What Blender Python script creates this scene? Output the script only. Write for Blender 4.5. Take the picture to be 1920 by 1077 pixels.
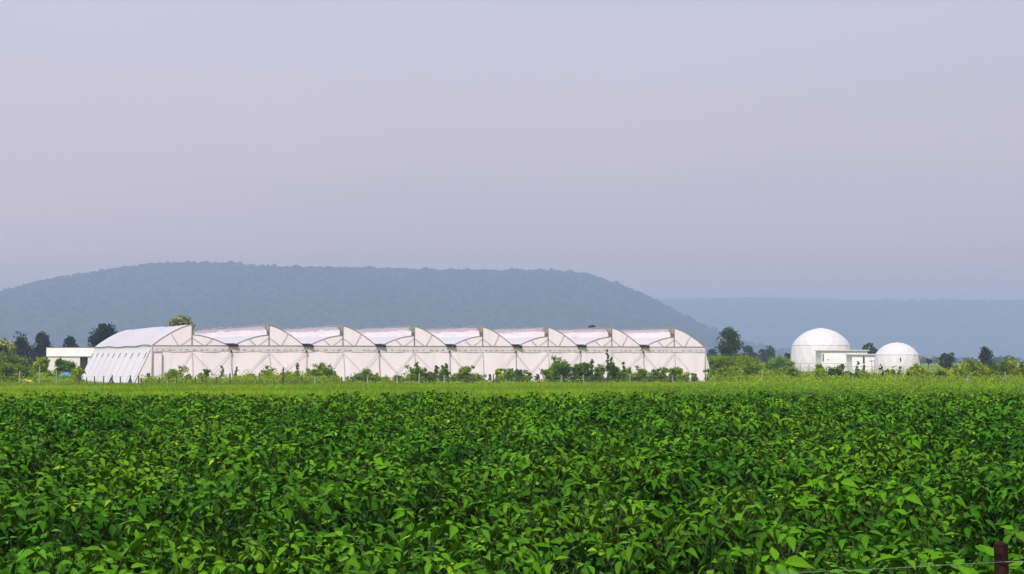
import bpy, math, random
import numpy as np
from mathutils import Vector, Matrix, Euler

for o in list(bpy.data.objects):
    bpy.data.objects.remove(o)
scene = bpy.context.scene
C = scene.collection
R = math.radians

# ------------------------------------------------------------------ camera
EYE = 2.66
F = 3200.0                      # focal length in photograph pixels (1920 wide)
cam_d = bpy.data.cameras.new("camera")
cam_d.sensor_width = 36.0
cam_d.lens = 60.0
cam_d.clip_start = 0.1
cam_d.clip_end = 20000.0
cam = bpy.data.objects.new("camera", cam_d)
C.objects.link(cam)
cam.location = (0, 0, EYE)
cam.rotation_euler = (R(90) + math.atan(133.5 / F), 0, 0)
scene.camera = cam

# ------------------------------------------------------------------ world
SUN_DIR = Vector((-0.17, -0.56, 0.81)).normalized()      # towards the sun
elev = math.asin(SUN_DIR.z)
world = bpy.data.worlds.new("World")
scene.world = world
world.use_nodes = True
wn, wl = world.node_tree.nodes, world.node_tree.links
wn.clear()
wo = wn.new("ShaderNodeOutputWorld")
bg = wn.new("ShaderNodeBackground")
bg.inputs["Strength"].default_value = 0.1
sky = wn.new("ShaderNodeTexSky")
sky.sky_type = 'NISHITA'
sky.sun_disc = False
sky.sun_elevation = elev
sky.sun_rotation = math.atan2(SUN_DIR.x, SUN_DIR.y)
sky.dust_density = 4.0
tc = wn.new("ShaderNodeTexCoord")
sep = wn.new("ShaderNodeSeparateXYZ")
wl.new(tc.outputs["Generated"], sep.inputs[0])
ramp = wn.new("ShaderNodeValToRGB")           # overcast veil, horizon to zenith
rp = ramp.color_ramp
SKYK = 3.52                                      # veil radiance before the 0.1 strength
rp.elements[0].position = 0.0
rp.elements[0].color = (1.66, 0.90, 0.68, 1)
rp.elements[1].position = 1.0
rp.elements[1].color = (0.70, 0.76, 0.98, 1)
e1 = rp.elements.new(0.10); e1.color = (1.04, 0.76, 0.775, 1)
e2 = rp.elements.new(0.22); e2.color = (0.855, 0.785, 0.90, 1)
wl.new(sep.outputs["Z"], ramp.inputs[0])
mp = wn.new("ShaderNodeMapping"); mp.inputs["Scale"].default_value = (2.6, 2.6, 9.0)
wl.new(tc.outputs["Generated"], mp.inputs[0])
nz = wn.new("ShaderNodeTexNoise"); nz.inputs["Scale"].default_value = 1.0
nz.inputs["Detail"].default_value = 3.0; nz.inputs["Roughness"].default_value = 0.45
wl.new(mp.outputs[0], nz.inputs["Vector"])
mr = wn.new("ShaderNodeMapRange")
mr.inputs["From Min"].default_value = 0.3; mr.inputs["From Max"].default_value = 0.7
mr.inputs["To Min"].default_value = 0.95 * SKYK; mr.inputs["To Max"].default_value = 1.05 * SKYK
wl.new(nz.outputs["Fac"], mr.inputs["Value"])
vm = wn.new("ShaderNodeVectorMath"); vm.operation = 'SCALE'
side_f = wn.new("ShaderNodeMath"); side_f.operation = 'MULTIPLY_ADD'      # thin cloud, a little brighter to the left as the photo shows
side_f.inputs[1].default_value = -0.16; side_f.inputs[2].default_value = 1.0
wl.new(sep.outputs["X"], side_f.inputs[0])
side_m = wn.new("ShaderNodeMath"); side_m.operation = 'MULTIPLY'
wl.new(side_f.outputs[0], side_m.inputs[0]); wl.new(mr.outputs["Result"], side_m.inputs[1])
wl.new(ramp.outputs["Color"], vm.inputs[0]); wl.new(side_m.outputs[0], vm.inputs["Scale"])
mx = wn.new("ShaderNodeMix"); mx.data_type = 'RGBA'; mx.inputs[0].default_value = 0.86
wl.new(sky.outputs["Color"], mx.inputs[6]); wl.new(vm.outputs[0], mx.inputs[7])
wl.new(mx.outputs[2], bg.inputs["Color"])
wl.new(bg.outputs[0], wo.inputs["Surface"])

# ------------------------------------------------------------------ sun, exposure
sun_d = bpy.data.lights.new("sun", 'SUN')
sun_d.energy = 2.0
sun_d.angle = R(6)
sun_d.color = (1.0, 0.965, 0.93)
sun = bpy.data.objects.new("sun", sun_d)
C.objects.link(sun)
sun.rotation_euler = SUN_DIR.to_track_quat('Z', 'Y').to_euler()
scene.view_settings.view_transform = 'Standard'
scene.view_settings.look = 'None'
scene.view_settings.exposure = 1.25
scene.view_settings.gamma = 1.0
scene.view_settings.use_curve_mapping = False
scene.render.engine = 'CYCLES'
scene.cycles.use_denoising = True
scene.cycles.max_bounces = 8
scene.cycles.diffuse_bounces = 3
scene.cycles.transmission_bounces = 4
scene.cycles.transparent_max_bounces = 4
scene.cycles.volume_bounces = 0
scene.cycles.caustics_reflective = False
scene.cycles.caustics_refractive = False

# ------------------------------------------------------------------ helpers
rng = np.random.default_rng(7)
random.seed(7)


def fx(px, Y):                     # lateral metres of something seen at column px, Y metres away
    return (px - 960.0) / F * Y


def fz(py, Y):                     # height of something seen at row py, Y metres away
    return EYE + (672.0 - py) / F * Y


_py = np.array([-400, 4.5, 7, 29, 33, 70, 118, 132, 170, 9000], float)
_pz = np.array([1.02, 1.0, .80, 1.075, 1.06, .60, .04, 0, 0, 0], float)


def gz(x, y):
    z = np.interp(y, _py, _pz)
    z = z - 0.32 * np.exp(-((x - 26) / 30.0) ** 2 - ((y - 196) / 24.0) ** 2)
    return z


def gzf(x, y):
    return float(gz(np.float64(x), np.float64(y)))


class MB:
    def __init__(s):
        s.v, s.f = [], []

    def add(s, vs, fs):
        b = len(s.v)
        s.v.extend([tuple(p) for p in vs])
        s.f.extend([tuple(b + i for i in q) for q in fs])

    def box(s, x0, x1, y0, y1, z0, z1):
        s.add([(x0, y0, z0), (x1, y0, z0), (x1, y1, z0), (x0, y1, z0), (x0, y0, z1), (x1, y0, z1), (x1, y1, z1), (x0, y1, z1)],
              [(0, 3, 2, 1), (4, 5, 6, 7), (0, 1, 5, 4), (1, 2, 6, 5), (2, 3, 7, 6), (3, 0, 4, 7)])

    def tube(s, pts, rad, n=6, cap=True):
        pts = [Vector(p) for p in pts]
        if not isinstance(rad, (list, tuple)):
            rad = [rad] * len(pts)
        b = len(s.v)
        prev = None
        for i, p in enumerate(pts):
            d = (pts[min(i + 1, len(pts) - 1)] - pts[max(i - 1, 0)]).normalized()
            if prev is None:
                a = Vector((0, 0, 1)) if abs(d.z) < 0.9 else Vector((1, 0, 0))
                u = d.cross(a).normalized()
            else:
                u = (prev - d * prev.dot(d)).normalized()
            prev = u
            w = d.cross(u)
            for k in range(n):
                t = 2 * math.pi * k / n
                s.v.append(tuple(p + (u * math.cos(t) + w * math.sin(t)) * rad[i]))
        for i in range(len(pts) - 1):
            for k in range(n):
                k2 = (k + 1) % n
                s.f.append((b + i * n + k, b + i * n + k2, b + (i + 1) * n + k2, b + (i + 1) * n + k))
        if cap:
            s.f.append(tuple(b + k for k in reversed(range(n))))
            s.f.append(tuple(b + (len(pts) - 1) * n + k for k in range(n)))

    def grid(s, P, flip=False):            # P[i][j] points
        b = len(s.v)
        ni, nj = len(P), len(P[0])
        for row in P:
            s.v.extend([tuple(p) for p in row])
        for i in range(ni - 1):
            for j in range(nj - 1):
                q = (b + i * nj + j, b + i * nj + j + 1, b + (i + 1) * nj + j + 1, b + (i + 1) * nj + j)
                s.f.append(q[::-1] if flip else q)

    def mesh(s, name, smooth=False):
        me = bpy.data.meshes.new(name)
        me.from_pydata(s.v, [], s.f)
        if smooth:
            me.shade_smooth()
        me.update()
        return me

    def build(s, name, mat, parent=None, smooth=False):
        return link(name, s.mesh(name, smooth), mat, parent)


def link(name, me, mat, parent=None):
    o = bpy.data.objects.new(name, me)
    if mat is not None and len(me.materials) == 0:
        me.materials.append(mat)
    C.objects.link(o)
    if parent is not None:
        o.parent = parent
    return o


def empty(name, loc, rz=0.0):
    o = bpy.data.objects.new(name, None)
    C.objects.link(o)
    o.location = loc
    o.rotation_euler = (0, 0, rz)
    o.empty_display_size = 0.2
    return o


def tag(o, label=None, cat=None, group=None, kind=None):
    if label: o["label"] = label
    if cat: o["category"] = cat
    if group: o["group"] = group
    if kind: o["kind"] = kind
    return o


def np_mesh(name, V, Fq, tone=None, smooth=False, extra=None):
    """V (n,3); Fq (m,k) equal-sided faces; tone per vertex -> float attribute."""
    V = np.asarray(V, np.float32); Fq = np.asarray(Fq, np.int32)
    me = bpy.data.meshes.new(name)
    m, k = Fq.shape
    me.vertices.add(len(V)); me.vertices.foreach_set("co", V.ravel())
    me.loops.add(m * k); me.loops.foreach_set("vertex_index", Fq.ravel())
    me.polygons.add(m)
    me.polygons.foreach_set("loop_start", np.arange(0, m * k, k, dtype=np.int32))
    me.update(calc_edges=True)
    if smooth:
        me.shade_smooth()
    for nm, arr in (("tone", tone),) + tuple((extra or {}).items()):
        if arr is not None:
            a = me.attributes.new(nm, 'FLOAT', 'POINT')
            a.data.foreach_set("value", np.asarray(arr, np.float32))
    return me


# ------------------------------------------------------------------ materials
def mat_new(name):
    m = bpy.data.materials.new(name)
    m.use_nodes = True
    nt = m.node_tree
    b = nt.nodes["Principled BSDF"]
    return m, nt, b


def mat_plain(name, col, rough=0.6, spec=0.4, metal=0.0, var=0.12, scale=3.0, bump=0.0):
    m, nt, b = mat_new(name)
    b.inputs["Roughness"].default_value = rough
    b.inputs["Specular IOR Level"].default_value = spec
    b.inputs["Metallic"].default_value = metal
    t = nt.nodes.new("ShaderNodeTexCoord")
    n = nt.nodes.new("ShaderNodeTexNoise"); n.inputs["Scale"].default_value = scale
    n.inputs["Detail"].default_value = 5
    nt.links.new(t.outputs["Object"], n.inputs["Vector"])
    r = nt.nodes.new("ShaderNodeValToRGB")
    r.color_ramp.elements[0].position = 0.3
    r.color_ramp.elements[1].position = 0.7
    r.color_ramp.elements[0].color = tuple(c * (1 - var) for c in col) + (1,)
    r.color_ramp.elements[1].color = tuple(min(1, c * (1 + var)) for c in col) + (1,)
    nt.links.new(n.outputs["Fac"], r.inputs[0])
    nt.links.new(r.outputs[0], b.inputs["Base Color"])
    if bump:
        bp = nt.nodes.new("ShaderNodeBump"); bp.inputs["Strength"].default_value = bump
        bp.inputs["Distance"].default_value = 0.05
        nt.links.new(n.outputs["Fac"], bp.inputs["Height"])
        nt.links.new(bp.outputs[0], b.inputs["Normal"])
    return m


def mat_leaf(name, dark, light, trans=0.3, rough=0.45, spec=0.3, rib=False):
    m, nt, b = mat_new(name)
    b.inputs["Roughness"].default_value = rough
    b.inputs["Specular IOR Level"].default_value = spec
    a = nt.nodes.new("ShaderNodeAttribute"); a.attribute_name = "tone"
    r = nt.nodes.new("ShaderNodeValToRGB")
    r.color_ramp.elements[0].color = tuple(dark) + (1,)
    r.color_ramp.elements[1].color = tuple(light) + (1,)
    nt.links.new(a.outputs["Fac"], r.inputs[0])
    col = r.outputs[0]
    if rib:
        r.color_ramp.elements[1].position = 0.93
        yl = r.color_ramp.elements.new(1.0); yl.color = (0.19, 0.33, 0.012, 1)
        md_ = r.color_ramp.elements.new(0.45); md_.color = (light[0] * .32, light[1] * .42, light[2] * .5, 1)
        ge = nt.nodes.new("ShaderNodeNewGeometry")
        n0 = nt.nodes.new("ShaderNodeTexNoise"); n0.inputs["Scale"].default_value = 0.45; n0.inputs["Detail"].default_value = 3
        nt.links.new(ge.outputs["Position"], n0.inputs["Vector"])
        hs = nt.nodes.new("ShaderNodeHueSaturation")
        for sock, lo_v, hi_v in (("Hue", 0.518, 0.488), ("Value", 0.75, 1.25)):
            m0 = nt.nodes.new("ShaderNodeMapRange"); m0.inputs["From Min"].default_value = 0.3; m0.inputs["From Max"].default_value = 0.7
            m0.inputs["To Min"].default_value = lo_v; m0.inputs["To Max"].default_value = hi_v
            nt.links.new(n0.outputs["Fac"], m0.inputs["Value"]); nt.links.new(m0.outputs[0], hs.inputs[sock])
        nt.links.new(col, hs.inputs["Color"]); col = hs.outputs["Color"]
        a2 = nt.nodes.new("ShaderNodeAttribute"); a2.attribute_name = "rib"
        mr_ = nt.nodes.new("ShaderNodeMapRange")
        mr_.inputs["From Min"].default_value = 0.8; mr_.inputs["From Max"].default_value = 1.0
        mr_.inputs["To Max"].default_value = 0.45
        nt.links.new(a2.outputs["Fac"], mr_.inputs["Value"])
        mx_ = nt.nodes.new("ShaderNodeMix"); mx_.data_type = 'RGBA'
        nt.links.new(mr_.outputs[0], mx_.inputs[0])
        nt.links.new(col, mx_.inputs[6])
        rbm = nt.nodes.new("ShaderNodeMix"); rbm.data_type = 'RGBA'; rbm.blend_type = 'MULTIPLY'; rbm.inputs[0].default_value = 1
        nt.links.new(col, rbm.inputs[6]); rbm.inputs[7].default_value = (1.9, 1.6, 2.2, 1)
        nt.links.new(rbm.outputs[2], mx_.inputs[7])
        col = mx_.outputs[2]
    nt.links.new(col, b.inputs["Base Color"])
    tr = nt.nodes.new("ShaderNodeBsdfTranslucent")
    g = nt.nodes.new("ShaderNodeMix"); g.data_type = 'RGBA'; g.blend_type = 'MULTIPLY'; g.inputs[0].default_value = 1
    g.inputs[7].default_value = (1.25, 1.15, 0.5, 1)
    nt.links.new(col, g.inputs[6]); nt.links.new(g.outputs[2], tr.inputs["Color"])
    mixs = nt.nodes.new("ShaderNodeMixShader"); mixs.inputs[0].default_value = trans
    nt.links.new(b.outputs[0], mixs.inputs[1]); nt.links.new(tr.outputs[0], mixs.inputs[2])
    nt.links.new(mixs.outputs[0], nt.nodes["Material Output"].inputs["Surface"])
    return m


def mat_film(name, col, trans=0.35, rough=0.45, scale=(0.5, 0.5, 0.5), dirt=0.0, bump=0.35):
    m, nt, b = mat_new(name)
    b.inputs["Roughness"].default_value = rough
    b.inputs["Specular IOR Level"].default_value = 0.35
    t = nt.nodes.new("ShaderNodeTexCoord")
    mpn = nt.nodes.new("ShaderNodeMapping"); mpn.inputs["Scale"].default_value = scale
    nt.links.new(t.outputs["Object"], mpn.inputs[0])
    n = nt.nodes.new("ShaderNodeTexNoise"); n.inputs["Scale"].default_value = 1.0
    n.inputs["Detail"].default_value = 6; n.inputs["Distortion"].default_value = 0.6
    nt.links.new(mpn.outputs[0], n.inputs["Vector"])
    r = nt.nodes.new("ShaderNodeValToRGB")
    r.color_ramp.elements[0].position = 0.28; r.color_ramp.elements[1].position = 0.62
    r.color_ramp.elements[0].color = tuple(c * (0.94 - dirt) for c in col) + (1,)
    r.color_ramp.elements[1].color = tuple(col) + (1,)
    nt.links.new(n.outputs["Fac"], r.inputs[0])
    # dust runs and patches on the sheet
    mp2 = nt.nodes.new("ShaderNodeMapping"); mp2.inputs["Scale"].default_value = (1.6, 1.6, 0.22)
    nt.links.new(t.outputs["Object"], mp2.inputs[0])
    n2_ = nt.nodes.new("ShaderNodeTexNoise"); n2_.inputs["Scale"].default_value = 1.0; n2_.inputs["Detail"].default_value = 7
    nt.links.new(mp2.outputs[0], n2_.inputs["Vector"])
    m2_ = nt.nodes.new("ShaderNodeMapRange"); m2_.inputs["From Min"].default_value = 0.52; m2_.inputs["From Max"].default_value = 0.78
    m2_.inputs["To Max"].default_value = 0.30
    nt.links.new(n2_.outputs["Fac"], m2_.inputs["Value"])
    dm = nt.nodes.new("ShaderNodeMix"); dm.data_type = 'RGBA'
    nt.links.new(m2_.outputs[0], dm.inputs[0]); nt.links.new(r.outputs[0], dm.inputs[6]); dm.inputs[7].default_value = (0.66, 0.55, 0.54, 1)
    nt.links.new(dm.outputs[2], b.inputs["Base Color"])
    bp = nt.nodes.new("ShaderNodeBump"); bp.inputs["Strength"].default_value = bump
    bp.inputs["Distance"].default_value = 0.12
    nt.links.new(n.outputs["Fac"], bp.inputs["Height"])
    nt.links.new(bp.outputs[0], b.inputs["Normal"])
    tr = nt.nodes.new("ShaderNodeBsdfTranslucent"); nt.links.new(r.outputs[0], tr.inputs["Color"])
    mixs = nt.nodes.new("ShaderNodeMixShader"); mixs.inputs[0].default_value = trans
    nt.links.new(b.outputs[0], mixs.inputs[1]); nt.links.new(tr.outputs[0], mixs.inputs[2])
    nt.links.new(mixs.outputs[0], nt.nodes["Material Output"].inputs["Surface"])
    return m


def mat_ground(name, cols, scales=(0.02, 0.4, 6.0), stretch=(1, 1, 1)):
    m, nt, b = mat_new(name)
    b.inputs["Roughness"].default_value = 0.9
    b.inputs["Specular IOR Level"].default_value = 0.1
    t = nt.nodes.new("ShaderNodeTexCoord")
    mpn = nt.nodes.new("ShaderNodeMapping"); mpn.inputs["Scale"].default_value = stretch
    nt.links.new(t.outputs["Object"], mpn.inputs[0])
    ns = []
    for s_ in scales:
        n = nt.nodes.new("ShaderNodeTexNoise"); n.inputs["Scale"].default_value = s_
        n.inputs["Detail"].default_value = 6
        nt.links.new(mpn.outputs[0], n.inputs["Vector"]); ns.append(n)
    r = nt.nodes.new("ShaderNodeValToRGB")
    for i, c in enumerate(cols):
        p = 0.3 + 0.4 * i / (len(cols) - 1)
        el = r.color_ramp.elements[i] if i < 2 else r.color_ramp.elements.new(p)
        el.position = p; el.color = tuple(c) + (1,)
    ad = nt.nodes.new("ShaderNodeMath"); ad.operation = 'ADD'
    nt.links.new(ns[0].outputs["Fac"], ad.inputs[0]); nt.links.new(ns[1].outputs["Fac"], ad.inputs[1])
    ml = nt.nodes.new("ShaderNodeMath"); ml.operation = 'MULTIPLY'; ml.inputs[1].default_value = 0.5
    nt.links.new(ad.outputs[0], ml.inputs[0])
    nt.links.new(ml.outputs[0], r.inputs[0])
    nt.links.new(r.outputs[0], b.inputs["Base Color"])
    bp = nt.nodes.new("ShaderNodeBump"); bp.inputs["Strength"].default_value = 0.6; bp.inputs["Distance"].default_value = 0.1
    nt.links.new(ns[-1].outputs["Fac"], bp.inputs["Height"]); nt.links.new(bp.outputs[0], b.inputs["Normal"])
    return m


M = {}
M['ground'] = mat_ground("meadow_ground", [(0.09, 0.13, 0.018), (0.13, 0.20, 0.014), (0.19, 0.27, 0.02)], (0.012, 0.25, 3.0), (1, 2.2, 1))
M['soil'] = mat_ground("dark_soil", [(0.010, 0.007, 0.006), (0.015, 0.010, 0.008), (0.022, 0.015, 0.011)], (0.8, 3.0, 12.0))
M['hill'] = mat_ground("hill_ground", [(0.011, 0.02, 0.009), (0.015, 0.026, 0.011), (0.02, 0.032, 0.014)], (0.004, 0.02, 0.1))
M['hill_leaf'] = mat_leaf("hill_leaf", (0.011, 0.021, 0.010), (0.018, 0.030, 0.013), 0.1, 0.8, 0.05)
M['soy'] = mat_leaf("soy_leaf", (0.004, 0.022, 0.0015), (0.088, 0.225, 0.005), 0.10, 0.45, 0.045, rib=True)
M['soy_pale'] = mat_leaf('pale_crop_leaf', (0.07, 0.17, 0.004), (0.22, 0.38, 0.008), 0.25, 0.5, 0.1)
M['soy_stem'] = mat_plain("soy_stem", (0.030, 0.065, 0.008), 0.6, 0.3, var=0.2, scale=8)
M['grass'] = mat_leaf("grass_blade", (0.07, 0.155, 0.003), (0.30, 0.46, 0.004), 0.30, 0.7, 0.04)
M['weed'] = mat_leaf("weed_leaf", (0.10, 0.18, 0.004), (0.42, 0.56, 0.012), 0.42, 0.6, 0.03)
M['shrub_light'] = mat_leaf("shrub_light_leaf", (0.10, 0.19, 0.004), (0.44, 0.54, 0.014), 0.48, 0.5, 0.03)
M['shrub_mid'] = mat_leaf("shrub_mid_leaf", (0.05, 0.12, 0.005), (0.30, 0.43, 0.014), 0.46, 0.5, 0.03)
M['shrub_dark'] = mat_leaf("shrub_dark_leaf", (0.03, 0.08, 0.006), (0.19, 0.30, 0.015), 0.28, 0.5, 0.03)
M['tree_dark'] = mat_leaf("tree_dark_leaf", (0.006, 0.014, 0.008), (0.03, 0.052, 0.018), 0.18, 0.6, 0.05)
M['tree_mid'] = mat_leaf("tree_mid_leaf", (0.012, 0.035, 0.012), (0.06, 0.12, 0.022), 0.25, 0.55, 0.05)
M['tree_yellow'] = mat_leaf("tree_yellow_leaf", (0.02, 0.035, 0.014), (0.40, 0.42, 0.12), 0.25, 0.55, 0.2)
M['bark'] = mat_plain("bark", (0.07, 0.05, 0.035), 0.9, 0.1, var=0.3, scale=2.0, bump=0.5)
M['twig'] = mat_plain("twig", (0.10, 0.085, 0.045), 0.85, 0.1, var=0.3, scale=5.0)
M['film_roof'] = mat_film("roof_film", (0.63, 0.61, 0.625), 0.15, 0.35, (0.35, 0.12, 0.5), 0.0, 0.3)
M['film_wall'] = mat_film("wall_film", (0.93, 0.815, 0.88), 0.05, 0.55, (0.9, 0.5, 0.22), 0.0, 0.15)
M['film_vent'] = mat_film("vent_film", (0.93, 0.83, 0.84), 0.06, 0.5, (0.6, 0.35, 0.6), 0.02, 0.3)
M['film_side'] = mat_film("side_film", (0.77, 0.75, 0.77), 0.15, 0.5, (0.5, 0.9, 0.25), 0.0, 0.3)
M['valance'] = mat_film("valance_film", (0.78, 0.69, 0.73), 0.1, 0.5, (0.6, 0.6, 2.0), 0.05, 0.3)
M['flap'] = mat_plain('dusty_flap', (0.52, 0.42, 0.40), 0.8, 0.1, var=0.4, scale=2.5)
M['pipe'] = mat_plain("steel_pipe", (0.33, 0.31, 0.33), 0.5, 0.5, 0.3, var=0.15, scale=1.0)
M['pipe_dark'] = mat_plain("dark_steel_pipe", (0.13, 0.11, 0.125), 0.6, 0.4, 0.2, var=0.2, scale=1.0)  # darker steel tone for centre posts and pole heads
M['gutter'] = mat_plain("gutter_metal", (0.035, 0.026, 0.03), 0.6, 0.4, 0.3, var=0.3, scale=2.0)
M['plaster'] = mat_plain("white_plaster", (0.84, 0.81, 0.825), 0.8, 0.2, var=0.05, scale=0.8, bump=0.1)
M['cream'] = mat_plain("cream_wall", (0.72, 0.66, 0.62), 0.8, 0.2, var=0.06, scale=0.8, bump=0.1)
M['dome'] = mat_plain("dome_membrane", (0.56, 0.54, 0.55), 0.55, 0.3, var=0.03, scale=0.5, bump=0.06)
M['dome_low'] = mat_plain("dome_skirt", (0.68, 0.638, 0.655), 0.6, 0.3, var=0.04, scale=0.5, bump=0.06)
M['dark'] = mat_plain("dark_opening", (0.02, 0.019, 0.02), 0.5, 0.4, var=0.2)
M['slab'] = mat_plain("slab_edge", (0.30, 0.28, 0.29), 0.8, 0.2, var=0.1)
M['plinth'] = mat_plain("plinth_concrete", (0.10, 0.095, 0.10), 0.9, 0.2, var=0.2)
M['kerb'] = mat_plain("kerb_white", (0.66, 0.60, 0.58), 0.9, 0.2, var=0.15)
M['rail'] = mat_plain("rail_steel", (0.22, 0.21, 0.23), 0.5, 0.4, 0.3, var=0.1)
M['rust'] = mat_plain("red_brown_paint", (0.20, 0.09, 0.085), 0.8, 0.2, var=0.2)
M['post_wood'] = mat_plain("weathered_post", (0.085, 0.07, 0.05), 0.9, 0.1, var=0.35, scale=4.0, bump=0.4)
M['post_stone'] = mat_plain("concrete_post", (0.32, 0.31, 0.25), 0.9, 0.1, var=0.2, scale=4.0, bump=0.3)
M['stake'] = mat_plain("dark_red_timber", (0.020, 0.006, 0.005), 0.8, 0.15, var=0.6, scale=14.0, bump=0.8)
M['wire'] = mat_plain("galvanised_wire", (0.19, 0.22, 0.18), 0.5, 0.5, 0.4, var=0.15, scale=6.0)
M['blue'] = mat_plain("blue_sheet", (0.03, 0.22, 0.50), 0.5, 0.4, var=0.15, scale=1.5)
M['yellow'] = mat_plain("yellow_sack", (0.75, 0.68, 0.05), 0.6, 0.3, var=0.15, scale=2.0, bump=0.4)

# ------------------------------------------------------------------ ground
def sheet(xs, ys, lift=0.0):
    X, Y = np.meshgrid(xs, ys)
    Z = gz(X, Y) + lift
    V = np.stack([X, Y, Z], -1).reshape(-1, 3)
    nx, ny = len(xs), len(ys)
    i, j = np.meshgrid(np.arange(ny - 1), np.arange(nx - 1), indexing='ij')
    a = (i * nx + j).ravel()
    return V, np.stack([a, a + 1, a + nx + 1, a + nx], 1)


xs = np.concatenate([[-5800, -3900, -2500, -1500, -900, -500, -300, -200], np.arange(-140, 141, 7), [200, 300, 500, 900, 1500, 2500, 3900, 5800]])
ys = np.concatenate([[-280, -150, -80, -40, -20, -8], np.arange(0, 50, 2.5), np.arange(50, 240, 5), [260, 300, 360, 450, 600, 900, 1400, 2200, 3300, 5300, 7800]])
V, Fq = sheet(xs, ys)
g = link("ground", np_mesh("ground", V, Fq, smooth=True), M['ground'])
tag(g, "flat green farmland running out to the hills", kind="structure")
V, Fq = sheet(np.arange(-18, 18.1, 1.5), np.arange(6.5, 33.6, 1.0), 0.006)
g = link("soil", np_mesh("soil", V, Fq, smooth=True), M['soil'])
tag(g, "dark brown soil under the soybean crop", kind="structure")

# ------------------------------------------------------------------ hills
def fbm(x, y, seed, octaves=5):
    r_ = np.random.default_rng(seed)
    out = np.zeros_like(x); amp = 1.0; fr = 1.0
    for _ in range(octaves):
        for _ in range(3):
            a = r_.uniform(0, 2 * math.pi); ph = r_.uniform(0, 6.28)
            out += amp * np.sin(fr * (x * math.cos(a) + y * math.sin(a)) + ph) / 3
        amp *= 0.5; fr *= 2.07
    return out


def make_hill(name, label, crest_px, Y0, front, back, xr, nx, ny, tree_r, ntree, seed, treeh):
    cx = np.array([fx(p, Y0) for p, _ in crest_px]); cz = np.array([fz(q, Y0) for _, q in crest_px]) - treeh

    def hz(x, y):
        c = np.interp(x, cx, cz)
        t = np.where(y < Y0, (y - (Y0 - front)) / front, 1 - (y - Y0) / back)
        t = np.clip(t, 0, 1)
        s_ = t * t * (3 - 2 * t)
        s_ = np.where(y < Y0, 0.45 * s_ + 0.55 * np.sin(t * math.pi / 2), s_)
        rough = fbm(x / 90.0, y / 90.0, seed) * 7.0 * np.sin(np.clip(t, 0, 1) * math.pi) * np.clip(c / 60, 0, 1)
        return np.maximum(c, -1.0) * s_ + rough - 0.6

    xs_ = np.linspace(xr[0], xr[1], nx); ys_ = np.linspace(Y0 - front, Y0 + back, ny)
    X, Yg = np.meshgrid(xs_, ys_)
    V = np.stack([X, Yg, hz(X, Yg)], -1).reshape(-1, 3)
    i, j = np.meshgrid(np.arange(ny - 1), np.arange(nx - 1), indexing='ij')
    a = (i * nx + j).ravel()
    o = link(name, np_mesh(name, V, np.stack([a, a + 1, a + nx + 1, a + nx], 1), smooth=True), M['hill'])
    tag(o, label, kind="structure")
    # wooded cover: lumpy crowns over the whole slope, many on the crest
    r_ = np.random.default_rng(seed + 5)
    import bmesh
    bm = bmesh.new(); bmesh.ops.create_icosphere(bm, subdivisions=1, radius=1.0)
    sv = np.array([v.co[:] for v in bm.verts]); sf = np.array([[l.index for l in f.verts] for f in bm.faces]); bm.free()
    n1 = ntree
    tx = r_.uniform(xr[0], xr[1], n1)
    ty = Y0 - front * 0.9 * r_.uniform(0, 1, n1) ** 1.6
    k = n1 // 4
    ty[:k] = Y0 + r_.uniform(-45, 45, k)
    tz = hz(tx, ty)
    ok = np.interp(tx, cx, cz) > 3
    tx, ty, tz = tx[ok], ty[ok], tz[ok]
    n1 = len(tx)
    rad = tree_r * r_.uniform(0.55, 1.25, n1) * np.where(r_.random(n1) < 0.06, 1.5, 1.0)
    bump = 1 + 0.22 * r_.standard_normal((n1, len(sv)))
    P = sv[None] * bump[..., None] * rad[:, None, None] * np.array([1, 1, 0.85])[None, None]
    P[..., 0] += tx[:, None]; P[..., 1] += ty[:, None]; P[..., 2] += tz[:, None] + 0.35 * rad[:, None]
    FF = (sf[None] + (np.arange(n1) * len(sv))[:, None, None]).reshape(-1, 3)
    tone = np.clip(np.repeat(r_.uniform(0, 1, n1), len(sv)) + 0.15 * r_.standard_normal(n1 * len(sv)), 0, 1)
    f = link("hill_forest", np_mesh("hill_forest", P.reshape(-1, 3), FF, tone, True), M['hill_leaf'])
    tag(f, "dense woodland covering the " + ("long low distant ridge" if "ridge" in name else "big flat-topped hill"), kind="stuff")


make_hill("far_ridge", "long level blue ridge fading in haze beyond the domes",
          [(-1500, 640), (-600, 600), (300, 575), (1000, 563), (1235, 561), (1420, 557), (1520, 560), (1610, 564), (1720, 562), (1920, 563), (2300, 568), (3200, 600)],
          6450, 1350, 1000, (-4800, 4300), 220, 40, 7.0, 6000, 21, 8.0)
make_hill("near_hill", "broad flat-topped wooded hill rising hazy blue behind the greenhouse",
          [(-700, 672), (-300, 628), (-120, 596), (0, 564), (60, 537), (120, 521), (180, 511), (270, 499), (350, 494), (450, 497), (530, 502), (640, 502), (760, 504),
           (880, 508), (960, 508), (1040, 508), (1100, 517), (1150, 532), (1190, 548), (1220, 563), (1260, 587), (1300, 610), (1340, 630), (1400, 652), (1470, 672)],
          3600, 930, 900, (-1900, 600), 260, 60, 5.5, 9000, 11, 6.0)

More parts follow.
